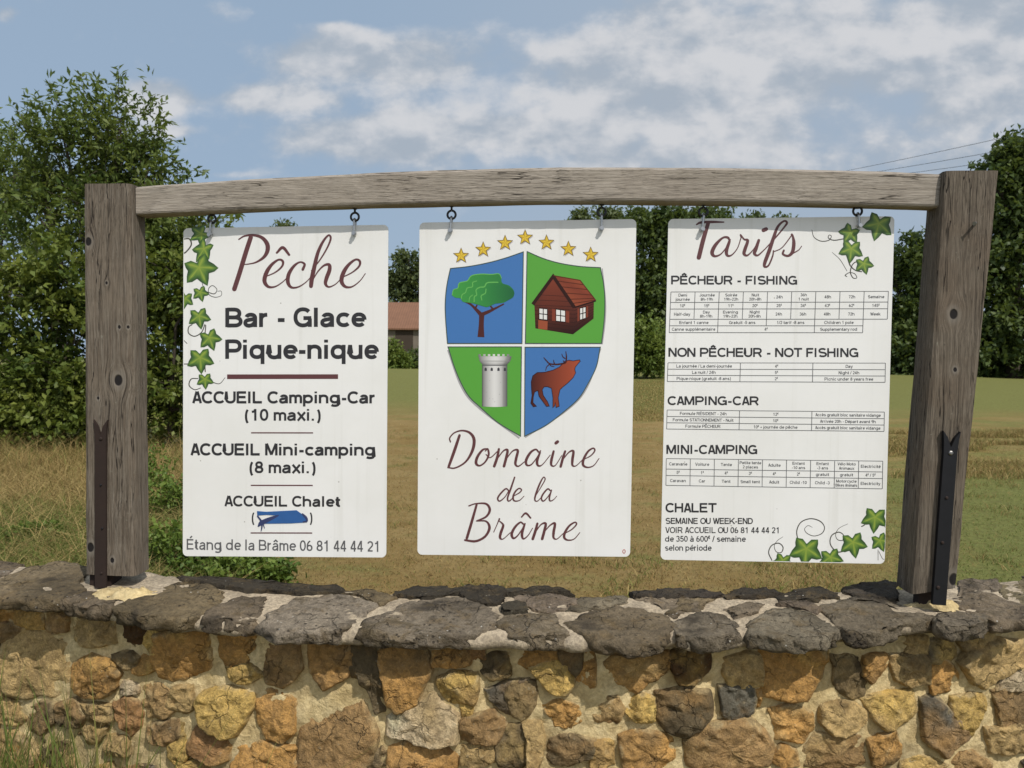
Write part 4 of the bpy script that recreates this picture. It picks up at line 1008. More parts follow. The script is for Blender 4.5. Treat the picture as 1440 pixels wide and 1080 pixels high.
    for q in ([(275,300,15),(245,390,18),(212,482,15)], [(207,488,8),(250,490,9),(310,455,11),(350,390,17),(360,325,18),(335,285,14),(290,272,10),(245,285,8),(218,315,8),(222,338,8)],
              [(440,378,8),(410,385,12),(380,425,16),(372,463,16),(393,477,10),(425,455,10),(445,415,12),(440,380,10),(425,392,6)], [(430,412,6),(455,430,6),(498,392,6)],
              [(505,380,13),(495,430,16),(478,480,16)], [(492,442,6),(530,392,8),(555,386,14),(548,430,16),(535,480,16)], [(545,442,6),(585,392,8),(615,388,14),(606,435,16),(602,468,14),(620,480,8),(660,450,5)],
              [(737,397,10),(720,382,10),(690,400,14),(665,443,16),(668,473,12),(695,470,8),(730,425,6),(748,390,8)], [(745,400,12),(728,450,16),(735,477,12),(760,470,6),(805,415,5)],
              [(825,393,13),(812,445,16),(812,474,12),(835,475,6),(872,418,5)], [(838,345,18),(848,337,18)], [(892,393,13),(880,430,15),(866,482,15)], [(878,442,6),(915,398,8),(940,393,14),(935,440,16),(935,474,12),(955,478,6),(992,445,5)],
              [(990,445,5),(1040,420,7),(1065,390,9),(1055,375,9),(1025,395,12),(1000,440,15),(998,474,14),(1025,487,9),(1060,475,6),(1090,435,5)],
              [(562,622,8),(545,612,9),(515,640,10),(498,668,10),(510,684,8),(540,660,6),(562,625,6)], [(597,545,9),(575,610,11),(556,665,10),(564,684,8),(592,660,5)],
              [(590,655,5),(625,635,7),(637,618,8),(622,610,8),(600,630,10),(588,660,11),(595,682,9),(625,680,6),(652,655,4)],
              [(722,650,4),(755,595,6),(775,557,7),(765,545,7),(745,580,10),(722,640,11),(715,676,9),(730,684,6),(757,658,4)], [(805,622,8),(790,613,9),(765,640,10),(753,668,10),(765,684,8),(790,660,6),(812,625,6)], [(812,620,8),(800,665,10),(805,683,8),(825,675,5),(843,655,4)],
              [(375,705,13),(345,810,16),(318,900,16)], [(330,712,8),(370,699,8),(430,700,12),(452,735,15),(430,775,12),(375,800,8)], [(375,800,7),(430,802,10),(450,840,16),(425,890,14),(370,918,14),(307,912,12)],
              [(475,865,5),(498,812,6),(508,788,10)], [(505,798,6),(525,815,10),(530,830,14),(516,870,16),(512,898,14),(530,905,6),(572,868,5)],
              [(647,817,10),(630,808,10),(600,835,14),(580,875,16),(590,901,12),(615,885,8),(645,840,6),(658,815,8)], [(655,820,12),(640,875,16),(648,904,10),(675,885,6),(702,842,5)],
              [(637,777,8),(662,755,12),(690,782,10)], [(730,815,13),(718,860,16),(703,905,16)], [(718,866,6),(750,822,8),(778,815,14),(770,860,16),(758,905,16)], [(768,866,6),(805,825,8),(832,815,14),(825,865,16),(825,898,12),(845,905,6),(882,872,5)],
              [(885,875,5),(930,850,7),(958,820,9),(948,808,9),(915,830,12),(890,870,15),(888,899,14),(910,912,9),(945,905,6),(978,868,5)]):
        I.spline(q, h, k)
    I.build('title', M_PLUM, s2)
    I = Ink(); c = (877.5, 775.5); I.ribbon([(c[0]+1.8*math.cos(a), c[1]+2.6*math.sin(a)) for a in np.linspace(0, 6.28, 12)[:-1]], 1.0, closed=True)
    I.build('maker_mark', flat_mat('red_ink', (0.42, 0.09, 0.07), 0.5), s2)
    # shield quarters
    e = lambda x, y: (580+x/4.154, 280+y/4.154); e8 = lambda x, y: (530+x/3.349, 280+y/3.349)
    cr = empty('crest', tuple(Vector((float(at_y(737, 480)[0]), 0, float(at_y(737, 480)[2])))-Vector(s2.location))); cr.parent = s2
    def sm(pts): return [tuple(p) for p in cat_rom(pts, 6)]
    q1 = sm([e(222,405),e(330,393),e(440,372),e(540,345),e(648,308)])+[e(640,843),e(205,843)]+sm([e(205,843),e(194,700),e(192,600),e(202,500),e(222,405)])[1:-1]
    q2 = sm([e(670,306),e(760,345),e(860,374),e(980,393),e(1098,400)])+sm([e(1098,400),e(1116,490),e(1124,590),e(1120,710),e(1105,843)])[1:]+[e(660,843)]
    q3 = [e(208,863),e(637,863),(732.1,613.4)]+sm([(732.1,613.4),(700.4,594.2),(673.9,571.3),(660,558),(649.6,541),(639,516),(630.2,487.8)])[1:-1]
    q4 = [e(658,865),e(1098,865)]+sm([(844,488),(838.5,516),(825.2,542.6),(814,560),(796.7,576),(768,598),(737.7,613.4)])[1:]
    for q, mt in ((q1, M_BLUE), (q2, M_GREEN), (q3, M_GREEN), (q4, M_BLUE)):
        I = Ink(); I.poly(q, 1.0); I.build('shield_quarter', mt, cr)
    I = Ink()
    for q in (q1, q2, q3, q4):
        I.ribbon(q, 1.3, 1.7, 0, False, True)
    I.build('shield_outline', flat_mat('outline_ink', (0.045, 0.075, 0.06), 0.5), cr)
    I = Ink()   # soft grey printed rim outside the shield
    I.ribbon([(x+0.9, y+1.2) for x, y in sm([(846,376.3),(850.6,422),(850,451),(846,483)])], 1.6, 0.35); I.ribbon([(x+0.8, y+1.2) for x, y in sm([(844,489),(825,543.5),(797,575.5),(737.7,614)])], 1.8, 0.35)
    I.ribbon([(x-0.6, y+2.2) for x, y in sm([(630.5,490),(649.8,542.4),(673.9,571.5),(731,614)])], 2.4, 0.35)
    I.build('shield_rim', flat_mat('rim_ink', (0.36, 0.35, 0.36), 0.5), cr)
    # stars
    for px, py in ((284,331),(413,295),(541,256),(658,224),(783,254),(911,291),(1041,325)):
        cx, cy = e(px, py); R = 46*k*1.0; I = Ink()
        P = [(cx+(R if i % 2 == 0 else R*.42)*math.sin(math.pi*i/5), cy-(R if i % 2 == 0 else R*.42)*math.cos(math.pi*i/5)) for i in range(10)]
        n = 10; o = len(I.V)
        I.poly([(x+1.3, y+1.6) for x, y in P], 0.4, [(0.48, 0.46, 0.45)]*10)
        for i in range(10):
            c1 = (0.72, 0.52, 0.06) if i % 2 == 0 else (0.55, 0.36, 0.04)
            I.poly([(cx, cy), P[i], P[(i+1) % 10]], 1.0, [c1]*3)
        I.ribbon(P, 0.9, 1.5, (0.16, 0.09, 0.02), False, True)
        I.build('star', M_PRINT, cr)
    # tree picture
    I = Ink(); br = (0.075, 0.022, 0.02)
    for q in ([(400,806,40),(402,740,30),(404,690,30),(405,665,34)], [(398,672,24),(372,645,18),(340,615,12),(302,597,8)], [(410,672,22),(450,655,18),(490,635,12),(535,612,8)], [(366,640,12),(378,618,8)], [(470,642,12),(452,620,8)]): I.spline(q, e, k, 1.6, br, False)
    def blob(pts, c0, c1, lay):
        P = [e(x, y) for x, y in cat_rom(pts, 6, True)]; cx = sum(p[0] for p in P)/len(P); cy = sum(p[1] for p in P)/len(P)
        x0 = min(p[0] for p in P); x1 = max(p[0] for p in P)
        sh = [tuple(np.array(c0)*(1-(p[0]-x0)/(x1-x0))+np.array(c1)*((p[0]-x0)/(x1-x0))) for p in P]
        I.fan((cx, cy), P, lay, tuple((np.array(c0)+np.array(c1))/2), sh)
    gA, gB, gL = (0.055, 0.30, 0.06), (0.02, 0.12, 0.045), (0.13, 0.42, 0.10)
    blob([(232,560),(240,530),(265,520),(275,490),(320,478),(345,448),(400,438),(450,440),(500,437),(518,455),(525,490),(565,505),(592,535),(590,570),(560,590),(530,605),(480,612),(440,630),(410,625),(365,612),(330,605),(295,600),(280,580),(250,575)], gA, (0.028, 0.17, 0.05), 2.2)
    blob([(360,600),(362,570),(375,560),(372,530),(395,515),(420,512),(435,490),(470,488),(490,485),(520,492),(550,505),(590,535),(592,565),(560,590),(520,600),(480,612),(440,628),(395,618)], (0.045, 0.27, 0.06), gB, 2.5)
    for q in ([(232,560,5),(240,530,5),(265,520,6),(275,490,6),(320,478,6),(345,448,6),(400,438,6),(460,440,6),(505,437,5),(520,462,4)], [(360,600,6),(362,570,6),(375,560,6),(372,530,6),(395,515,7),(420,512,7),(435,490,7),(470,486,7),(500,486,6)], [(285,585,5),(290,560,6),(310,545,6),(320,520,6),(350,512,6),(352,488,6),(375,478,5)], [(405,590,5),(402,565,6),(425,550,6),(430,525,5)], [(330,600,4),(335,575,5),(352,560,5)]): I.spline(q, e, k, 2.9, gL)
    I.build('tree_picture', M_PRINT, cr)
    # cabin picture
    I = Ink(); dk_, md, rd, lt = (0.022, 0.008, 0.007), (0.10, 0.026, 0.018), (0.20, 0.045, 0.025), (0.30, 0.075, 0.035)
    I.poly([e(712,608),e(825,455),e(945,628),e(938,790),e(718,755)], 1.4, [md, rd, md, dk_, (0.05, .014, .01)])
    I.poly([e(945,630),e(1060,598),e(1058,698),e(938,790)], 1.45, [md, md, (0.05, .014, .01), dk_])
    I.poly([e(822,446),e(980,474),e(1072,592),e(945,634)], 1.9, [rd, lt, rd, lt])
    for a, b in (((845,478),(1000,500)),((868,512),(1022,528)),((892,548),(1046,560)),((915,585),(1060,580)),((930,610),(1068,590))): I.ribbon([e(*a), e(*b)], 1.1, 2.2, (0.09, 0.022, 0.012))
    for q in np.linspace(.12, .88, 6): I.ribbon([e(716, 612+143*q), e(942, 630+158*q)], 0.5, 1.55, dk_); I.ribbon([e(944, 632+158*q), e(1059, 600+98*q)], 0.5, 1.6, dk_)
    for y in (560, 590, 620): w_ = (y-455)*0.70; I.ribbon([e(825-w_, y), e(825+w_, y+8)], 0.5, 1.55, dk_)
    I.ribbon([e(703,614), e(822,450), e(946,632)], 4.6, 2.5, (0.03, 0.010, 0.008)); I.ribbon([e(946,632), e(1072,594)], 1.6, 2.6, dk_); I.ribbon([e(822,446), e(980,474), e(1072,592)], 1.2, 2.6, (0.10, .025, .015))
    wht = (0.72, 0.72, 0.70)
    I.poly([e(735,706),e(790,714),e(788,764),e(735,757)], 1.9, [lt]*4)
    I.poly([e(815,640),e(838,643),e(838,714),e(815,710)], 1.9, [rd]*4); I.poly([e(893,652),e(916,656),e(916,722),e(893,718)], 1.9, [rd]*4); I.poly([e(964,640),e(978,637),e(978,708),e(964,716)], 1.9, [rd]*4); I.poly([e(1012,628),e(1026,624),e(1026,688),e(1012,695)], 1.9, [rd]*4)
    for q in ([(740,637),(788,642),(788,706),(740,701)], [(838,643),(893,651),(893,718),(838,712)], [(978,637),(1013,629),(1013,695),(978,706)]):
        P = [np.array(e(*p)) for p in q]; I.poly(P, 2.2, [wht]*4); I.ribbon(P, 0.9, 2.6, dk_, False, True)
        I.ribbon([(P[0]+P[1])/2, (P[2]+P[3])/2], 1.2, 2.6, dk_); I.ribbon([(P[0]+P[3])/2, (P[1]+P[2])/2], 1.2, 2.6, dk_)
    I.build('cabin_picture', M_PRINT, cr)
    # tower picture
    I = Ink(); n = 14
    def gr(t): v = 0.68-0.55*abs(t-0.5)**1.5*2.6; v *= 0.75 if t > .8 else 1; return (v, v*0.985, v*0.97)
    for i in range(n):
        a, b = i/n, (i+1)/n
        X0, X1 = 678.7+34*a, 678.7+34*b; I.poly([(X0, 513), (X1, 513), (X1, 571.5+0.8*math.sin(math.pi*b)), (X0, 571.5+0.8*math.sin(math.pi*a))], 1.5, [gr(a), gr(b), gr(b), gr(a)])
        T0, T1 = 672.7+47*a, 672.7+47*b; B0, B1 = 679+33.5*a, 679+33.5*b
        I.poly([(T0, 501), (T1, 501), (B0*.5+T0*.5+(B1-B0)*.5+ (T1-T0)*.5 if False else (T1*.7+B1*.3), 508), (T0*.7+B0*.3, 508)], 1.7, [gr(a), gr(b), gr(b), gr(a)])
        I.poly([(T0*.7+B0*.3, 508), (T1*.7+B1*.3, 508), (B1, 513.5), (B0, 513.5)], 1.7, [gr(a), gr(b), tuple(x*.6 for x in gr(b)), tuple(x*.6 for x in gr(a))])
        if i % 2 == 0: I.poly([(T0, 498), (T1, 498), (T1, 501.2), (T0, 501.2)], 1.7, [gr(a), gr(b), gr(b), gr(a)])
    for x in (683, 691.5, 701, 710):
        I.poly([(x-1.6, 521.5), (x-1.6, 518.3), (x, 516.6), (x+1.6, 518.3), (x+1.6, 521.5)], 2.2, [(0.05, .05, .06)]*5)
    I.ribbon([(676, 507.6), (717, 507.8)], 0.8, 2.2, (0.25, .25, .25)); I.ribbon([(678.5, 513.6), (713, 513.6)], 1.2, 2.2, (0.10, .10, .11)); I.ribbon([(678.3, 513), (678.3, 571.5)], 0.9, 2.2, (0.1, .1, .1)); I.ribbon([(713, 513), (713, 571.5)], 0.9, 2.2, (0.1, .1, .1))
    for i in range(12):
        x, y = 682+random.random()*27, 526+random.random()*42; I.poly([(x, y), (x+.8, y+.2), (x+.6, y+.9), (x-.1, y+.7)], 2.3, [(0.3, .3, .3)]*4)
    I.build('tower_picture', M_PRINT, cr)
    # stag picture
    I = Ink()
    P = [(806.2,507.5),(811,506.6),(815.2,506.0),(816,508),(813.7,510.4),(809.2,515.9),(808.3,519.5),(809.5,524.3),(806.2,530.8),(798.7,538.3),(791.3,544.3),(787.5,548),(785,559.3),(786.5,571.3),(782,573),(781,566),(780,571),(777.4,573.2),(777.6,559.3),(775.6,546),(770,543.6),(765,544),(762.5,548),(764,556),(770,565),(772.5,571),(768.5,571.5),(758,557),(756.5,549),(752,551),(750,558),(749.5,566),(754.5,571.3),(750,572),(746.5,567),(748.2,556),(747.4,546),(747.0,537),(749.2,528.5),(755.4,523.8),(765.9,523.4),(777.8,520.4),(786.8,515.9),(792.3,510.5),(796,507.6),(800,506.4)]
    def dc(p): t = min(1, max(0, (p[0]-746)/66)); return (0.055+0.30*t, 0.014+0.058*t, 0.012+0.022*t)
    I.poly(P, 1.5, [dc(p) for p in P]); I.ribbon(P, 0.8, 2.4, (0.03, 0.008, 0.008), False, True)
    ant = (0.055, 0.014, 0.014)
    for q in ([(890,768,7),(893,745,6),(890,717,3)], [(886,750,5),(876,742,4),(871,730,3)], [(886,772,7),(850,778,7),(815,775,6),(798,760,5),(786,746,3)], [(812,778,5),(800,790,4),(795,806,3)], [(838,776,5),(834,768,4),(832,758,3)], [(812,773,4),(820,785,4),(835,788,3)]): I.spline(q, e8, 1/3.349, 2.2, ant)
    I.poly([e8(888,765),e8(876,758),e8(880,770)], 2.3, [ant]*3)
    I.build('stag_picture', M_PRINT, cr)

    # ------------------------------------------------------------ sign three: prices
    s3 = make_sign([(940, 308), (1258, 304), (1244, 793), (929, 787)], 'white price sign headed Tarifs with small tables and ivy printed at two corners')
    z5 = lambda x, y: (920+x/4.114, 280+y/4.114); z6 = lambda x, y: (920+x/4.114, 470+y/4.114); z7 = lambda x, y: (920+x/4.114, 620+y/4.114); k5 = 1/4.114
    I = Ink()
    for q in ([(245,147,8),(270,135,14),(330,132,15),(402,133,8)], [(312,140,22),(285,230,25),(258,338,25)], [(437,240,10),(425,222,14),(395,225,12),(355,265,20),(335,308,22),(350,330,14),(385,318,8),(420,275,7),(440,235,8)],
              [(435,245,16),(418,300,20),(425,327,14),(450,322,8),(482,283,6),(503,222,6)], [(503,222,6),(500,207,9),(520,232,10),(541,240,16),(526,288,20),(520,316,18),(540,325,10),(575,290,6),(603,240,6)],
              [(605,238,16),(588,290,20),(580,314,18),(600,325,10),(642,288,6)], [(632,180,22),(648,173,22)], [(642,288,6),(700,225,8),(750,165,10),(768,137,13),(750,127,11),(715,160,15),(690,225,20),(665,300,22),(640,368,20),(640,391,13),(662,383,10),(685,330,9),(690,298,7)],
              [(690,305,6),(740,280,6),(798,206,7)], [(796,204,12),(802,215,12),(808,255,20),(800,305,20),(775,328,14),(745,318,12),(750,297,12)], [(800,315,8),(835,295,6),(853,272,5)]): I.spline(q, z5, k5)
    I.build('title', M_PLUM, s3)
    I = Ink()
    def hd(s, z, xa, xb, y, cap, w=.185): I = Ink(); a = z(xa, y); b = z(xb, y); sl = (b[0]-a[0])*0.004; text(I, s, a[0], a[1], b[0], b[1]+sl*0.5, cap, w); I.build('lettering', M_BLK, s3)
    hd('P\u00caCHEUR - FISHING', z5, 97, 828, 493, 12.2); hd('NON P\u00caCHEUR - NOT FISHING', z6, 82, 1182, 130, 12.6); hd('CAMPING-CAR', z6, 77, 607, 409, 12.2); hd('MINI-CAMPING', z7, 70, 597, 75, 12.6)
    hd('CHALET', z7, 65, 360, 413, 13); hd('SEMAINE OU WEEK-END', z7, 65, 570, 480, 8.5, .17); hd('VOIR ACCUEIL OU 06 81 44 44 21', z7, 65, 727, 533, 8.5, .15); hd('de 350 \u00e0 600\u20ac / semaine', z7, 62, 530, 583, 8.3, .15); hd('selon p\u00e9riode', z7, 62, 332, 635, 8.3, .15)
    def table(TL, TR, BL, BR, rows, cells, cols, th=4.3):
        """rows: fractions; cells: per row list of (c0, c1, text lines)"""
        I = Ink(); TL, TR, BL, BR = [np.array(p, float) for p in (TL, TR, BL, BR)]
        B = lambda s, t: (TL*(1-s)+TR*s)*(1-t)+(BL*(1-s)+BR*s)*t
        sl = (TR[1]-TL[1])/(TR[0]-TL[0])
        for r, row in enumerate(cells):
            t0, t1 = rows[r], rows[r+1]; smin, smax = row[0][0]/cols, row[-1][1]/cols
            I.ribbon([B(smin, t0), B(smax, t0)], 0.75, 1.0); I.ribbon([B(smin, t1), B(smax, t1)], 0.75, 1.3)
            for j, (c0, c1, tx) in enumerate(row):
                a, b = c0/cols, c1/cols
                I.ribbon([B(a, t0), B(a, t1)], 0.7, 1.6)
                if j == len(row)-1: I.ribbon([B(b, t0), B(b, t1)], 0.7, 1.6)
                if not tx: continue
                ls = tx.split('|'); hgt = (B(0, t1)-B(0, t0))[1]; wpx = (B(b, .5)-B(a, .5))[0]*0.9
                for li, s in enumerate(ls):
                    tc = t0+(t1-t0)*((li+0.5)/len(ls)*0.8+0.1 if len(ls) > 1 else 0.5); c = B((a+b)/2, tc)
                    text_c(I, s, c[0], c[1], th if len(ls) == 1 else th*0.96, .15, sl, wpx)
        I.build('price_table', M_GREYINK, s3)
    one = lambda L: [(i, i+1, s) for i, s in enumerate(L)]
    E_ = '\u20ac'
    H0 = (943.6, 410.5); H1 = (1249.4, 409.6); tot = 57.3
    table(H0, H1, (941.2, 467.6), (1247.2, 467.8), [0, .258, .42, .672, .832, 1.0],
          [one(['Demi|journ\u00e9e', 'Journ\u00e9e|8h-19h', 'Soir\u00e9e|19h-22h', 'Nuit|20h-8h', '24h', '36h|1 nuit', '48h', '72h', 'Semaine']),
           one([v+E_ for v in ('10', '15', '11', '20', '25', '34', '43', '62', '145')]),
           one(['Half-day', 'Day|8h-19h', 'Evening|19h-22h', 'Night|20h-8h', '24h', '36h', '48h', '72h', 'Week']),
           [(0, 2, 'Enfant 1 canne'), (2, 4, 'Gratuit -5 ans'), (4, 6, '1/2 tarif -8 ans'), (6, 8, 'Children 1 pole')],
           [(0, 2, 'Canne suppl\u00e9mentaire'), (2, 6, '4'+E_), (6, 8, 'Supplementary rod')]], 9)
    t3 = lambda a, b, c: [(0, 1, a), (1, 2, b), (2, 3, c)]
    table(z6(80,165), z6(1338,167), z6(76,273), z6(1336,278), [0, .34, .67, 1], [t3('La journ\u00e9e / La demi-journ\u00e9e', '4'+E_, 'Day'), t3('La nuit / 24h', '5'+E_, 'Night / 24h'), t3('Pique-nique (gratuit -8 ans)', '2'+E_, 'Picnic under 8 years free')], 3)
    table(z6(75,438), z6(1332,450), z6(72,548), z6(1330,562), [0, .34, .67, 1], [t3('Formule R\u00c9SIDENT - 24h', '12'+E_, 'Acc\u00e8s gratuit bloc sanitaire vidange'), t3('Formule STATIONNEMENT - Nuit', '10'+E_, 'Arriv\u00e9e 20h - D\u00e9part avant 9h'), t3('Formule P\u00caCHEUR', '10'+E_+' + journ\u00e9e de p\u00eache', 'Acc\u00e8s gratuit bloc sanitaire vidange')], 3)
    table(z7(70,102), z7(1323,117), z7(68,257), z7(1320,277), [0, .39, .63, 1], [one(['Caravane', 'Voiture', 'Tente', 'Petite tente|2 places', 'Adulte', 'Enfant|-10 ans', 'Enfant|-3 ans', 'V\u00e9lo Moto|Animaux', 'Electricit\u00e9']),
          one(['5'+E_, '1'+E_, '4'+E_, '3'+E_, '4'+E_, '2'+E_, 'gratuit', 'gratuit', '4'+E_+' / 5'+E_]), one(['Caravan', 'Car', 'Tent', 'Small tent', 'Adult', 'Child -10', 'Child -3', 'Motorcycle|Bikes Animals', 'Electricity'])], 9)
    cl3 = lambda y: (930, 1257.6-14*(y-304)/489)
    I = Ink(cl3)
    for j, (x, y, r, a) in enumerate(((1300,140,108,105),(1135,190,78,120),(1140,285,88,95),(1212,372,68,75))): ivy_leaf(I, *z5(x, y), r*k5, a, 1+.12*j)
    I.build('ivy_print', M_IVY, s3); I = Ink(cl3)
    for j, (x, y, r, a) in enumerate(((1278,440,98,95),(1305,575,72,70),(1150,585,98,80))): ivy_leaf(I, *z7(x, y), r*k5, a, 1+.12*j)
    bot = lambda x: 787+6*(x-929)/315-1.2
    n0 = len(I.V)
    for j, (x, y, r, a) in enumerate(((880,622,118,95),(1020,672,88,80),(745,690,72,100))): ivy_leaf(I, *z7(x, y), r*k5, a, 1.4+.12*j)
    for i in range(n0, len(I.V)): x, y, l = I.V[i]; I.V[i] = (x, min(y, bot(x)), l)
    I.build('ivy_print', M_IVY, s3)
    I = Ink(cl3)
    for q in ([(1095,230,6),(1040,238,6),(1008,225,5),(1012,208,4),(1025,215,4),(1010,238,5),(965,243,5),(925,220,4),(912,178,3)], [(1205,160,8),(1240,140,7)], [(1120,345,7),(1135,385,7),(1165,412,6),(1200,420,6)], [(1190,352,5),(1150,375,6),(1135,420,6),(1150,455,5),(1172,455,4),(1160,432,4),(1130,425,4),(1105,440,5),(1115,448,4)], [(1115,415,3),(1075,350,3),(1030,308,2)]): I = Ink(cl3); I.spline(q, z5, k5, .6); I.build('vine_print', M_VINE, s3)
    for q in ([(832,578,6),(825,520,6),(850,470,6),(905,450,6),(960,465,6),(985,500,5),(970,535,5),(925,550,4),(885,535,4),(870,510,3),(890,490,3),(915,500,2)], [(680,690,6),(662,645,6),(680,605,6),(720,592,6),(745,615,6),(735,645,5),(705,640,4),(695,605,3),(715,575,3),(745,555,2)], [(1115,632,7),(1060,642,7),(1020,600,6),(1025,550,6),(1065,528,6),(1095,545,5),(1090,575,5),(1060,570,4),(1050,540,3),(1070,505,3),(1120,480,2)], [(1200,495,6),(1215,488,6)], [(1315,470,6),(1340,500,6)], [(1295,630,3),(1295,690,3)], [(1300,640,3),(1320,680,3),(1335,685,3)]): I = Ink(cl3); I.spline(q, z7, k5, .6); I.build('vine_print', M_VINE, s3)
build_signs()

# ================================================================== vegetation
def leaves_mesh(P, D, size, tint, aspect=0.45, fold=0.25):
    """one folded leaf (two quads sharing the midrib -> 4-point kite) per point P, pointing along D"""
    n = len(P); D = D/np.linalg.norm(D, axis=1)[:, None]
    r = RNG.normal(size=(n, 3)); r[:, 2] += 1.3
    s = np.cross(D, r); s /= np.maximum(np.linalg.norm(s, axis=1), 1e-6)[:, None]
    up = np.cross(s, D)
    L = (size*RNG.uniform(0.7, 1.25, n))[:, None]; w = L*aspect
    a = P; b = P+D*L*0.45+s*w*0.5+up*w*fold; c = P+D*L-up*w*fold*0.5; d = P+D*L*0.45-s*w*0.5+up*w*fold
    V = np.stack([a, b, c, d], 1).reshape(-1, 3)
    i = np.arange(n)*4; F = np.stack([i, i+1, i+2, i+3], -1)
    return V, F, np.repeat(tint, 4)
def plant(name, label, cat, group, base, lobes, nshoot, slen, per, lsize, mat, bark, trunk_r, up=0.5, aspect=0.45, twig=True, droop=0.2, tips=(), gapcut=-0.25):
    """trunk and limbs to every lobe; shoots start inside the lobes and carry leaves along their length.
       lobes: (centre, radii, share)"""
    base = np.array(base, float); root = empty(name, tuple(base), label, cat, group)
    m = MB(); W_ = np.array([l[2] for l in lobes], float); W_ /= W_.sum()
    fork = base+np.array([0, 0, 0.25*(max(l[0][2] for l in lobes)-base[2])])
    m.tube([base-np.array([0, 0, .15]), base*0.5+fork*0.5+RNG.normal(size=3)*trunk_r*.3, fork], [trunk_r*1.25, trunk_r, trunk_r*0.85], 8)
    for c, r, s_ in lobes:
        c = np.array(c, float); mid = fork*.5+c*.5+RNG.normal(size=3)*0.06*np.linalg.norm(c-fork); m.tube([fork, mid, c, c+np.array([0, 0, r[2]*0.5])], [trunk_r*.6, trunk_r*.42, trunk_r*.25, trunk_r*.08], 6)
        for q in range(5):
            dv = RNG.normal(size=3); dv[2] = abs(dv[2])*.6; dv /= np.linalg.norm(dv); e_ = c+dv*np.array(r)*0.75
            m.tube([c*.6+mid*.4, (c+e_)/2+RNG.normal(size=3)*.05, e_], [trunk_r*.22, trunk_r*.13, trunk_r*.04], 5)
    PV = []; DV = []; TV = []
    for (c, r, s_), wgt in zip(lobes, W_):
        k = max(3, int(nshoot*wgt)); c = np.array(c, float); r = np.array(r, float)
        dv = RNG.normal(size=(k, 3)); dv /= np.linalg.norm(dv, axis=1)[:, None]
        rad = RNG.uniform(0.25, 1.0, k)**0.55
        clump = 0.78+0.5*fbm(dv*1.9+c, 3)                    # lumpy outline
        p0 = c+dv*r*(rad*clump)[:, None]
        gap = vnoise(p0*(1.0/max(0.34, slen*.75))+c*0.13)+0.35*vnoise(p0*(2.3/max(0.34, slen*.75)))
        ok = gap > gapcut; dv, p0 = dv[ok], p0[ok]; k = len(p0)
        d = dv*0.8+np.array([0, 0, up])+RNG.normal(size=(k, 3))*0.35; d /= np.linalg.norm(d, axis=1)[:, None]
        ln = slen*RNG.uniform(0.5, 1.3, k); tcl = np.clip(0.5+0.45*fbm(p0*(1.3/max(0.4, slen)), 2)+RNG.normal(size=k)*.12, 0, 1)
        for j in range(per):
            t = (j+RNG.random(k))/per
            p = p0+d*(ln*t)[:, None]; p[:, 2] -= droop*ln*t*t
            sd = RNG.normal(size=(k, 3)); sd /= np.linalg.norm(sd, axis=1)[:, None]
            ld = d*0.45+sd*0.9; ld[:, 2] -= 0.15
            PV.append(p+RNG.normal(size=(k, 3))*lsize*0.25); DV.append(ld); TV.append(np.clip(tcl+RNG.normal(size=k)*.12, 0, 1))
        if twig:
            for i in range(0, k, 3):
                e_ = p0[i]+d[i]*ln[i]; e_[2] -= droop*ln[i]; mm = p0[i]+d[i]*ln[i]*.5; mm[2] -= droop*ln[i]*.25; tr = min(0.006, trunk_r*0.1)
                m.tube([p0[i], mm, e_], [tr, tr*.7, tr*.3], 3, False)
    for (a, b, cnt) in tips:                               # leader shoots that stand out of the crown
        a = np.array(a); b = np.array(b); nc = min((np.array(l[0]) for l in lobes), key=lambda c_: np.linalg.norm(c_-a)); m.tube([nc, a, (a+b)/2+RNG.normal(size=3)*.04, b], [trunk_r*.14, trunk_r*.12, trunk_r*.08, trunk_r*.02], 4, False)
        t = RNG.random(cnt)**0.8; p = a+(b-a)*t[:, None]+RNG.normal(size=(cnt, 3))*(0.02+0.13*np.linalg.norm(b-a)*(1-t))[:, None]
        sd = RNG.normal(size=(cnt, 3)); ld = (b-a)/np.linalg.norm(b-a)*.5+sd*.6; ld[:, 2] -= .1
        PV.append(p); DV.append(ld); TV.append(np.clip(0.5+RNG.normal(size=cnt)*.15, 0, 1))
    P = np.concatenate(PV); D = np.concatenate(DV); T = np.concatenate(TV)
    gz = ground_z(P[:, 0], P[:, 1])+0.03; P[:, 2] = np.maximum(P[:, 2], gz+RNG.random(len(P))*0.15)
    V, F, tt = leaves_mesh(P, D, lsize, T, aspect)
    m.build('trunk', bark, root)
    mesh_obj('crown', V, F, mat, root, tint=tt)
    return root

M_BARK = flat_mat('bark', (0.10, 0.08, 0.06), 0.95, 0, 0.7)
L_ASH = leaf_mat('ash_leaf', (0.072, 0.125, 0.032), (0.185, 0.225, 0.058), .4); L_SHRUB = leaf_mat('shrub_leaf', (0.072, 0.122, 0.026), (0.23, 0.265, 0.055), .4)
L_DARK = leaf_mat('dark_leaf', (0.05, 0.085, 0.03), (0.12, 0.16, 0.046), .33); L_FAR = leaf_mat('far_leaf', (0.075, 0.11, 0.048), (0.15, 0.18, 0.07), .33)
L_LIGHT = leaf_mat('pale_leaf', (0.10, 0.16, 0.035), (0.22, 0.27, 0.06), .4); L_WEED = leaf_mat('weed_leaf', (0.075, 0.135, 0.025), (0.17, 0.235, 0.045))

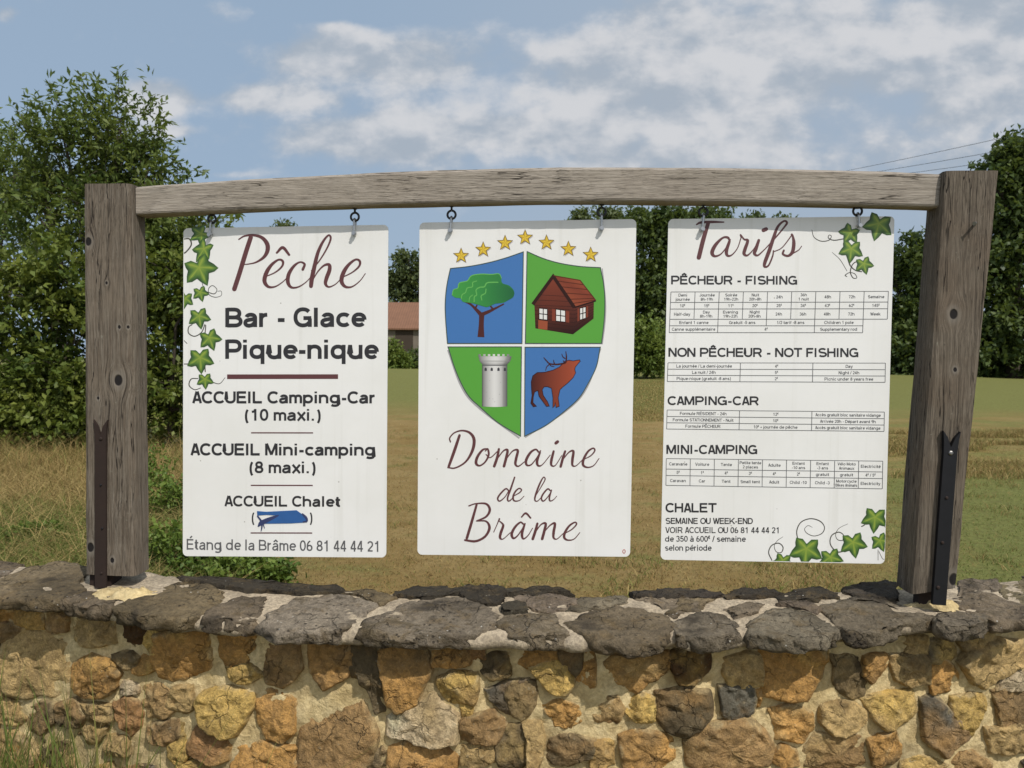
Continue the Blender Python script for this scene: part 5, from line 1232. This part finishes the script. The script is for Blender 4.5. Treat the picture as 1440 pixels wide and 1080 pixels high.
def at(px, py, Y): return at_y(px, py, Y)
def lobe(px, py, Y, rx, ry, share=1.0, depth=None):
    """rx, ry in photo px at that depth"""
    p = at(px, py, Y); s = (Y-CAM_P[1])/CAM_F
    return (p, (rx*s, (depth or rx)*s, ry*s), share)
def gbase(px, Y):
    p = at(px, 540, Y); return (p[0], Y, float(ground_z(p[0], Y)))
SH_L = 'trees and shrubs on the left'
Y = 10.5
plant('ash_tree', 'tall leafy tree rising above the left post with thin upright shoots', 'tree', None, gbase(150, Y),
      [lobe(95, 215, Y, 62, 75, 1.0), lobe(170, 200, Y, 48, 70, .9), lobe(140, 300, Y, 95, 80, 1.3), lobe(205, 265, Y, 52, 55, .8), lobe(60, 290, Y, 60, 70, .9), lobe(235, 330, Y, 55, 45, .7)],
      900, .60, 16, .13, L_ASH, M_BARK, .07, 0.75, .36, gapcut=-.5, tips=[(at(85, 175, Y), at(72, 118, Y), 70), (at(45, 190, Y), at(38, 135, Y), 50), (at(130, 165, Y), at(112, 103, Y), 60), (at(165, 160, Y), at(170, 106, Y), 60), (at(150, 170, Y), at(135, 112, Y), 60), (at(190, 180, Y), at(212, 140, Y), 50), (at(205, 230, Y), at(232, 165, Y), 50), (at(205, 260, Y), at(243, 215, Y), 50), (at(60, 200, Y), at(28, 160, Y), 40), (at(230, 300, Y), at(268, 262, Y), 50), (at(240, 310, Y), at(300, 290, Y), 60), (at(255, 330, Y), at(335, 300, Y), 60)])
Y = 12.5
plant('ash_tree', 'leafy tree at the left edge, lower than the one above the post', 'tree', None, gbase(-30, Y),
      [lobe(-30, 270, Y, 70, 80), lobe(20, 260, Y, 45, 65, .7), lobe(-60, 380, Y, 90, 90), lobe(20, 380, Y, 70, 80)], 520, .62, 15, .14, L_ASH, M_BARK, .08, .7, .36, gapcut=-.45, tips=[(at(0, 215, Y), at(-5, 180, Y), 50), (at(25, 225, Y), at(12, 178, Y), 40)])
Y = 9.6
plant('round_shrub', 'dense yellowish green shrub left of the left post', 'shrub', None, gbase(50, Y),
      [lobe(30, 430, Y, 75, 85), lobe(85, 390, Y, 60, 70, .8), lobe(-20, 520, Y, 90, 90), lobe(60, 540, Y, 80, 90), lobe(105, 480, Y, 50, 85, .8), lobe(100, 590, Y, 60, 55, .7), lobe(15, 610, Y, 80, 45, .7)], 2000, .40, 13, .11, L_SHRUB, M_BARK, .05, .35, .55)
Y = 10.2
plant('round_shrub', 'dense shrub seen between the left post and the fishing sign', 'shrub', None, gbase(240, Y),
      [lobe(225, 390, Y, 60, 70), lobe(290, 390, Y, 65, 70), lobe(215, 480, Y, 60, 75), lobe(260, 540, Y, 85, 80), lobe(200, 570, Y, 60, 60), lobe(330, 430, Y, 60, 80), lobe(340, 540, Y, 75, 75)], 1900, .40, 13, .11, L_SHRUB, M_BARK, .05, .35, .55, tips=[(at(300, 350, Y), at(330, 308, Y), 40), (at(280, 350, Y), at(300, 305, Y), 40)])
for (px, py, Y, h_, lab) in ((235, 760, 5.2, .42, 'leafy green weed behind the wall right of the left post'), (300, 800, 3.3, .30, 'low green weed behind the wall under the fishing sign'), (225, 700, 6.5, .5, 'tall green weed at the foot of the shrub by the left post'), (348, 806, 3.15, .26, 'low spreading weed under the right half of the fishing sign'), (248, 798, 3.4, .36, 'bushy green weed just behind the wall between post and fishing sign'), (40, 790, 4.2, .16, 'low weed behind the wall at the left edge')):
    b = gbase(px, Y); s = h_
    plant('weed', lab, 'weed', None, b, [((b[0], Y, b[2]+s*.55), (s*.6, s*.5, s*.45), 1), ((b[0]+s*.5, Y+.1, b[2]+s*.4), (s*.5, s*.4, s*.3), .6), ((b[0]-s*.5, Y-.1, b[2]+s*.4), (s*.5, s*.4, s*.3), .6)], 260, s*.5, 9, .05, L_WEED, M_BARK, .008, .6, .5, False)

def far(name, label, px, Y, lobes, n, mat, slen=1.0, per=9, ls=.3, tr=.25, group=None, cat='tree', up=.35, tips=()):
    return plant(name, label, cat, group, gbase(px, Y), [lobe(l[0], l[1]+(6 if l[1] < 415 else 16), Y, max(6, l[2]-(0.55 if l[1] < 415 else .2)*slen*CAM_F/(Y+1.87)), max(6, l[3]-(0.75 if l[1] < 415 else .1)*slen*CAM_F/(Y+1.87)), l[4]*(1 if l[1] < 415 else 1.5)) for l in lobes], n, slen, per, ls, mat, M_BARK, tr, up, .6, False, .1, tips)
far('broadleaf_tree', 'tall dark tree at the right edge behind the leaning post', 1425, 42, [(1425, 300, 60, 75, 1), (1400, 245, 38, 40, .5), (1440, 225, 45, 45, .6), (1470, 330, 90, 110, 1), (1400, 380, 65, 70, 1), (1440, 460, 80, 70, 1), (1380, 470, 60, 55, .8)], 4000, L_DARK, 1.0, 9, .34, .35)
far('broadleaf_tree', 'dark green tree between the price sign and the leaning post', 1290, 44, [(1290, 370, 42, 55, 1), (1262, 400, 40, 60, .8), (1325, 400, 50, 70, 1), (1280, 470, 60, 60, 1), (1340, 480, 60, 50, 1), (1235, 470, 55, 60, .8)], 3300, L_DARK, 0.9, 9, .32, .3)
far('broadleaf_tree', 'dark tree with broad crown between the shield sign and the price sign', 915, 50, [(905, 310, 38, 30, .8), (940, 320, 50, 40, 1), (985, 315, 50, 35, 1), (915, 390, 55, 60, 1.2), (970, 410, 70, 70, 1.2), (880, 420, 45, 60, .8), (930, 470, 50, 50, .8)], 3700, L_DARK, .95, 9, .34, .35)
far('broadleaf_tree', 'rounded treetop above the right shoulder of the shield sign', 835, 60, [(818, 310, 26, 22, .6), (850, 305, 28, 20, .6), (835, 360, 60, 55, 1), (840, 430, 60, 60, 1)], 1500, L_FAR, 1.0, 8, .36, .3)
far('poplar_tree', 'small pointed treetop above the word Tarifs', 1060, 62, [(1060, 312, 15, 28, 1), (1048, 345, 22, 45, 1), (1072, 350, 22, 45, 1), (1060, 420, 35, 60, 1)], 800, L_FAR, .9, 8, .34, .25)
far('poplar_tree', 'small twin treetop just right of the word Tarifs', 1105, 62, [(1098, 318, 12, 24, 1), (1115, 320, 12, 22, 1), (1105, 370, 28, 55, 1), (1105, 430, 35, 60, 1)], 800, L_FAR, .9, 8, .34, .25)
far('broadleaf_tree', 'dark rounded tree between the fishing sign and the shield sign behind the barn', 572, 78, [(575, 370, 30, 35, 1), (560, 395, 25, 35, .8), (592, 395, 28, 40, .8), (575, 425, 35, 40, .8)], 1100, L_FAR, 1.1, 8, .42, .35)
far('broadleaf_tree', 'treetop peeping just above the upper edge of the fishing sign', 400, 66, [(401, 322, 13, 12, .5), (400, 360, 30, 40, 1), (395, 430, 40, 60, 1)], 700, L_FAR, .9, 8, .36, .3)
far('field_shrub', 'pale green shrub standing in the field beside the shield sign', 908, 36, [(905, 468, 34, 42, 1), (922, 482, 34, 38, .8), (890, 490, 30, 32, .7)], 1100, L_LIGHT, .5, 8, .2, .08, cat='shrub')
far('hedge_shrub', 'green hedge shrub in front of the barn by the fishing sign', 556, 55, [(546, 486, 20, 26, 1), (560, 494, 18, 20, .8), (540, 500, 20, 20, .7)], 800, L_LIGHT, .5, 8, .26, .1, cat='shrub')
far('hedge_shrub', 'small dark shrub under the barn eaves by the shield sign', 583, 57, [(582, 494, 18, 17, 1), (598, 490, 16, 20, .8)], 600, L_DARK, .4, 8, .26, .1, cat='shrub')

# ---- barn
def build_barn():
    Y = 68.0; a = at(470, 485, Y); b = at(660, 485, Y); z0 = float(ground_z(a[0], Y)); ze = at(570, 458, Y)[2]; zr = at(570, 421, Y)[2]
    root = empty('barn', ((a[0]+b[0])/2, Y, z0), 'long low barn with brown tiled roof seen between the fishing and shield signs', 'barn')
    mw, t, bs = new_mat('barn_stone'); oc = t.new('ShaderNodeTexCoord').outputs['Object']
    n = t.noise(oc, 1.2, 5, .6); t.put(bs.inputs['Base Color'], t.mix(n, (0.10, 0.085, 0.07), (0.24, 0.20, 0.16))); bs.inputs['Roughness'].default_value = .95
    mr, t, bs = new_mat('barn_tiles'); oc = t.new('ShaderNodeTexCoord').outputs['Object']
    wv = t.new('ShaderNodeTexWave'); t.put(wv.inputs['Vector'], oc); wv.inputs['Scale'].default_value = 1.4; wv.inputs['Distortion'].default_value = .6; wv.bands_direction = 'X'
    n = t.noise(oc, 1.6, 6, .65); c = t.mix(n, (0.15, 0.075, 0.045), (0.27, 0.135, 0.08)); c = t.mix(t.math('MULTIPLY', wv.outputs[1], .35), c, (0.08, 0.045, 0.03)); t.put(bs.inputs['Base Color'], c); bs.inputs['Roughness'].default_value = .95
    D = 7.0
    m = MB(); x0, x1 = a[0], b[0]
    V = [(x0, Y, z0-.5), (x1, Y, z0-.5), (x1, Y+D, z0-.5), (x0, Y+D, z0-.5), (x0, Y, ze), (x1, Y, ze), (x1, Y+D, ze), (x0, Y+D, ze), (x0, Y+D/2, zr-.12), (x1, Y+D/2, zr-.12)]
    m.add(V, [[0, 1, 5, 4], [1, 2, 6, 9, 5], [2, 3, 7, 6], [3, 0, 4, 8, 7]]); m.build('wall', mw, root)
    m = MB(); o = .35; sl = (zr-ze)/(D/2)
    m.add([(x0-o, Y-o, ze-o*sl), (x1+o, Y-o, ze-o*sl), (x1+o, Y+D/2, zr), (x0-o, Y+D/2, zr), (x1+o, Y+D+o, ze-o*sl), (x0-o, Y+D+o, ze-o*sl), (x0-o, Y-o, ze-o*sl-.14), (x1+o, Y-o, ze-o*sl-.14), (x1+o, Y+D+o, ze-o*sl-.14), (x0-o, Y+D+o, ze-o*sl-.14)],
          [[0, 1, 2, 3], [3, 2, 4, 5], [6, 7, 1, 0], [5, 4, 8, 9], [7, 8, 4, 2, 1], [9, 6, 0, 3, 5], [6, 9, 8, 7]])
    m.build('roof', mr, root)
    m = MB(); dx = at(556, 480, Y)[0]; m.box(dx, dx+1.6, Y-.03, Y+.05, z0-.2, ze-.35); m.build('door', flat_mat('barn_door', (.05, .035, .025), .9), root)
build_barn()

# ---- overhead wires
M_WIRE = flat_mat('cable', (0.05, 0.05, 0.055), 0.6)
for (xa, ya, xb, yb, lab) in ((1440, 186, 1190, 236, 'uppermost of the three thin overhead wires at right'), (1440, 206, 1250, 240, 'middle of the three thin overhead wires at right'), (1440, 222, 1320, 242, 'lowest of the three thin overhead wires beside the leaning post')):
    A = at(xa+40, ya-(yb-ya)/(xb-xa)*-40 if False else ya+(yb-ya)/(xb-xa)*40, 46.0); dx = xb-xa
    B_ = at(1010, min(272, ya+(yb-ya)/(xb-xa)*(1010-xa)), 88.0)
    pts = []
    for t in np.linspace(0, 1, 24): p = A*(1-t)+B_*t; p[2] -= 0.25*4*t*(1-t); pts.append(p)
    m = MB(); m.tube(pts, 0.016, 5); o = m.build('overhead_wire', M_WIRE); tag(o, lab, 'wire', 'overhead wires at right')

# ---- grass as stuff
M_BLADE = attr_mat('grass_blade', 0.7, 0.3)
def blades(name, XY, h, w, cols, lean=0.35):
    n = len(XY); z = ground_z(XY[:, 0], XY[:, 1])-0.01; P = np.c_[XY, z]
    an = RNG.uniform(0, 2*math.pi, n); s = np.c_[np.cos(an), np.sin(an), np.zeros(n)]
    ld = RNG.normal(size=(n, 3)); ld[:, 2] = 0; H = h*RNG.uniform(.5, 1.25, n); W2 = w*RNG.uniform(.7, 1.3, n)
    mid = P+np.c_[np.zeros((n, 2)), H*.55]+ld*(lean*.35*H)[:, None]; tip = P+np.c_[np.zeros((n, 2)), H*RNG.uniform(.75, 1, n)]+ld*(lean*H)[:, None]
    V = np.stack([P-s*W2[:, None]/2, P+s*W2[:, None]/2, mid+s*W2[:, None]*.4, mid-s*W2[:, None]*.4, tip], 1).reshape(-1, 3)
    i = np.arange(n)*5
    F4 = np.stack([i, i+1, i+2, i+3], -1); F3 = np.stack([i+3, i+2, i+4, i+4], -1)
    Fs = [list(f) for f in F4]+[list(f[:3]) for f in F3]
    col = np.repeat(cols, 5, 0)
    o = mesh_obj(name, V, Fs, M_BLADE, col=col); tag(o, kind='stuff'); return o
def pal(n, cols, wts):
    k = RNG.choice(len(cols), n, p=np.array(wts)/sum(wts)); return np.array(cols)[k]*RNG.uniform(.75, 1.25, (n, 1))
BRN = (0.21, 0.135, 0.05); STRAW, DRY, GRN, OLV = (0.40, 0.30, 0.125), (0.29, 0.20, 0.078), (0.125, 0.165, 0.036), (0.20, 0.195, 0.058)
def wedge(n, pxa, pxb, ya, yb, pw=1.0):
    """points on the ground seen between two photo columns, from depth ya to yb"""
    Y = ya+(yb-ya)*RNG.random(n)**pw; px = RNG.uniform(pxa, pxb, n)
    t = np.array([ray(x, 560) for x in (pxa, pxb)]); sa, sb = t[0][0]/t[0][1], t[1][0]/t[1][1]
    X = (sa+(sb-sa)*(px-pxa)/(pxb-pxa))*(Y-CAM_P[1]); return np.c_[X, Y]
def build_grass():
    A = wedge(70000, 330, 1500, 2.6, 15, 1.4)
    gn = fbm(np.c_[A*.9, 0*A[:, 0]], 3); g = ((A[:, 0]-0.22*A[:, 1]+gn*1.2) > 1.5) & (A[:, 1] < 9.5)
    c = np.where(g[:, None], pal(len(A), [GRN, OLV, DRY], [.5, .4, .15]), pal(len(A), [DRY, BRN, STRAW, OLV], [.45, .4, .06, .2]))
    blades('mown_grass', A, .035, .006, c, .9)
    A = wedge(60000, 330, 1500, 2.7, 14, 1.2); q = fbm(np.c_[A*2.6, 0*A[:, 0]+3], 3); A = A[q > .42]
    blades('tufted_grass', A, .075, .006, pal(len(A), [DRY, OLV, GRN, STRAW], [.35, .35, .2, .12]), .8)
    A = wedge(26000, -80, 330, 2.6, 10, 1.2)
    near = A[:, 1] < 5.5
    c = np.where(near[:, None], pal(len(A), [GRN, OLV, STRAW], [.4, .4, .25]), pal(len(A), [STRAW, DRY, OLV], [.6, .35, .2]))
    blades('wild_grass', A, .26, .007, c, .85)
    A = wedge(2600, -80, 330, 3.2, 9.5); blades('fallen_straw', A, .38, .005, pal(len(A), [STRAW, DRY], [.7, .4]), 1.5)
    A = wedge(3200, -80, 330, 6.8, 9.3, .7); A = A[fbm(np.c_[A*1.4, 0*A[:, 0]], 3) > -.1]; blades('tall_grass', A, .48, .007, pal(len(A), [STRAW, OLV, DRY], [.5, .35, .3]), .55)
    A = wedge(24000, 1225, 1520, 9.0, 14.5, .8); keep = fbm(np.c_[A[:, 0]*.5, A[:, 1]*1.3, 0*A[:, 0]], 3) > -.05
    A = A[keep]; blades('straw_grass', A, .13, .009, pal(len(A), [STRAW, DRY, OLV], [.4, .35, .4]), .7)
    A = wedge(9000, 885, 945, 16, 34); blades('dry_meadow_grass', A, .07, .014, pal(len(A), [STRAW, DRY, OLV], [.3, .3, .5]), .5)
    # tuft in front of the wall
    def tuft(cx, n, sx, h, lab):
        X = cx+RNG.normal(size=n)*sx; Y = face_y(X)-.06-np.abs(RNG.normal(size=n))*.08
        o = blades('grass_tuft', np.c_[X, Y], h, .0065, pal(n, [GRN, OLV, STRAW], [.6, .25, .15]), .22); del o['kind']
        tag(o, lab, 'grass tuft')
    tuft(on_face(150, 1070)[0], 900, .10, .74, 'larger tuft of grass growing against the wall below the left post')
    tuft(on_face(10, 1070)[0], 600, .07, .74, 'tuft of grass against the wall in the lower left corner')
    A = np.c_[RNG.uniform(-3.2, 3.0, 12000), RNG.uniform(-1.0, 1.0, 12000)]; A = A[A[:, 1] < face_y(A[:, 0])-.05]
    blades('verge_grass', A, .14, .006, pal(len(A), [GRN, OLV, STRAW], [.5, .3, .2]), .5)
build_grass()
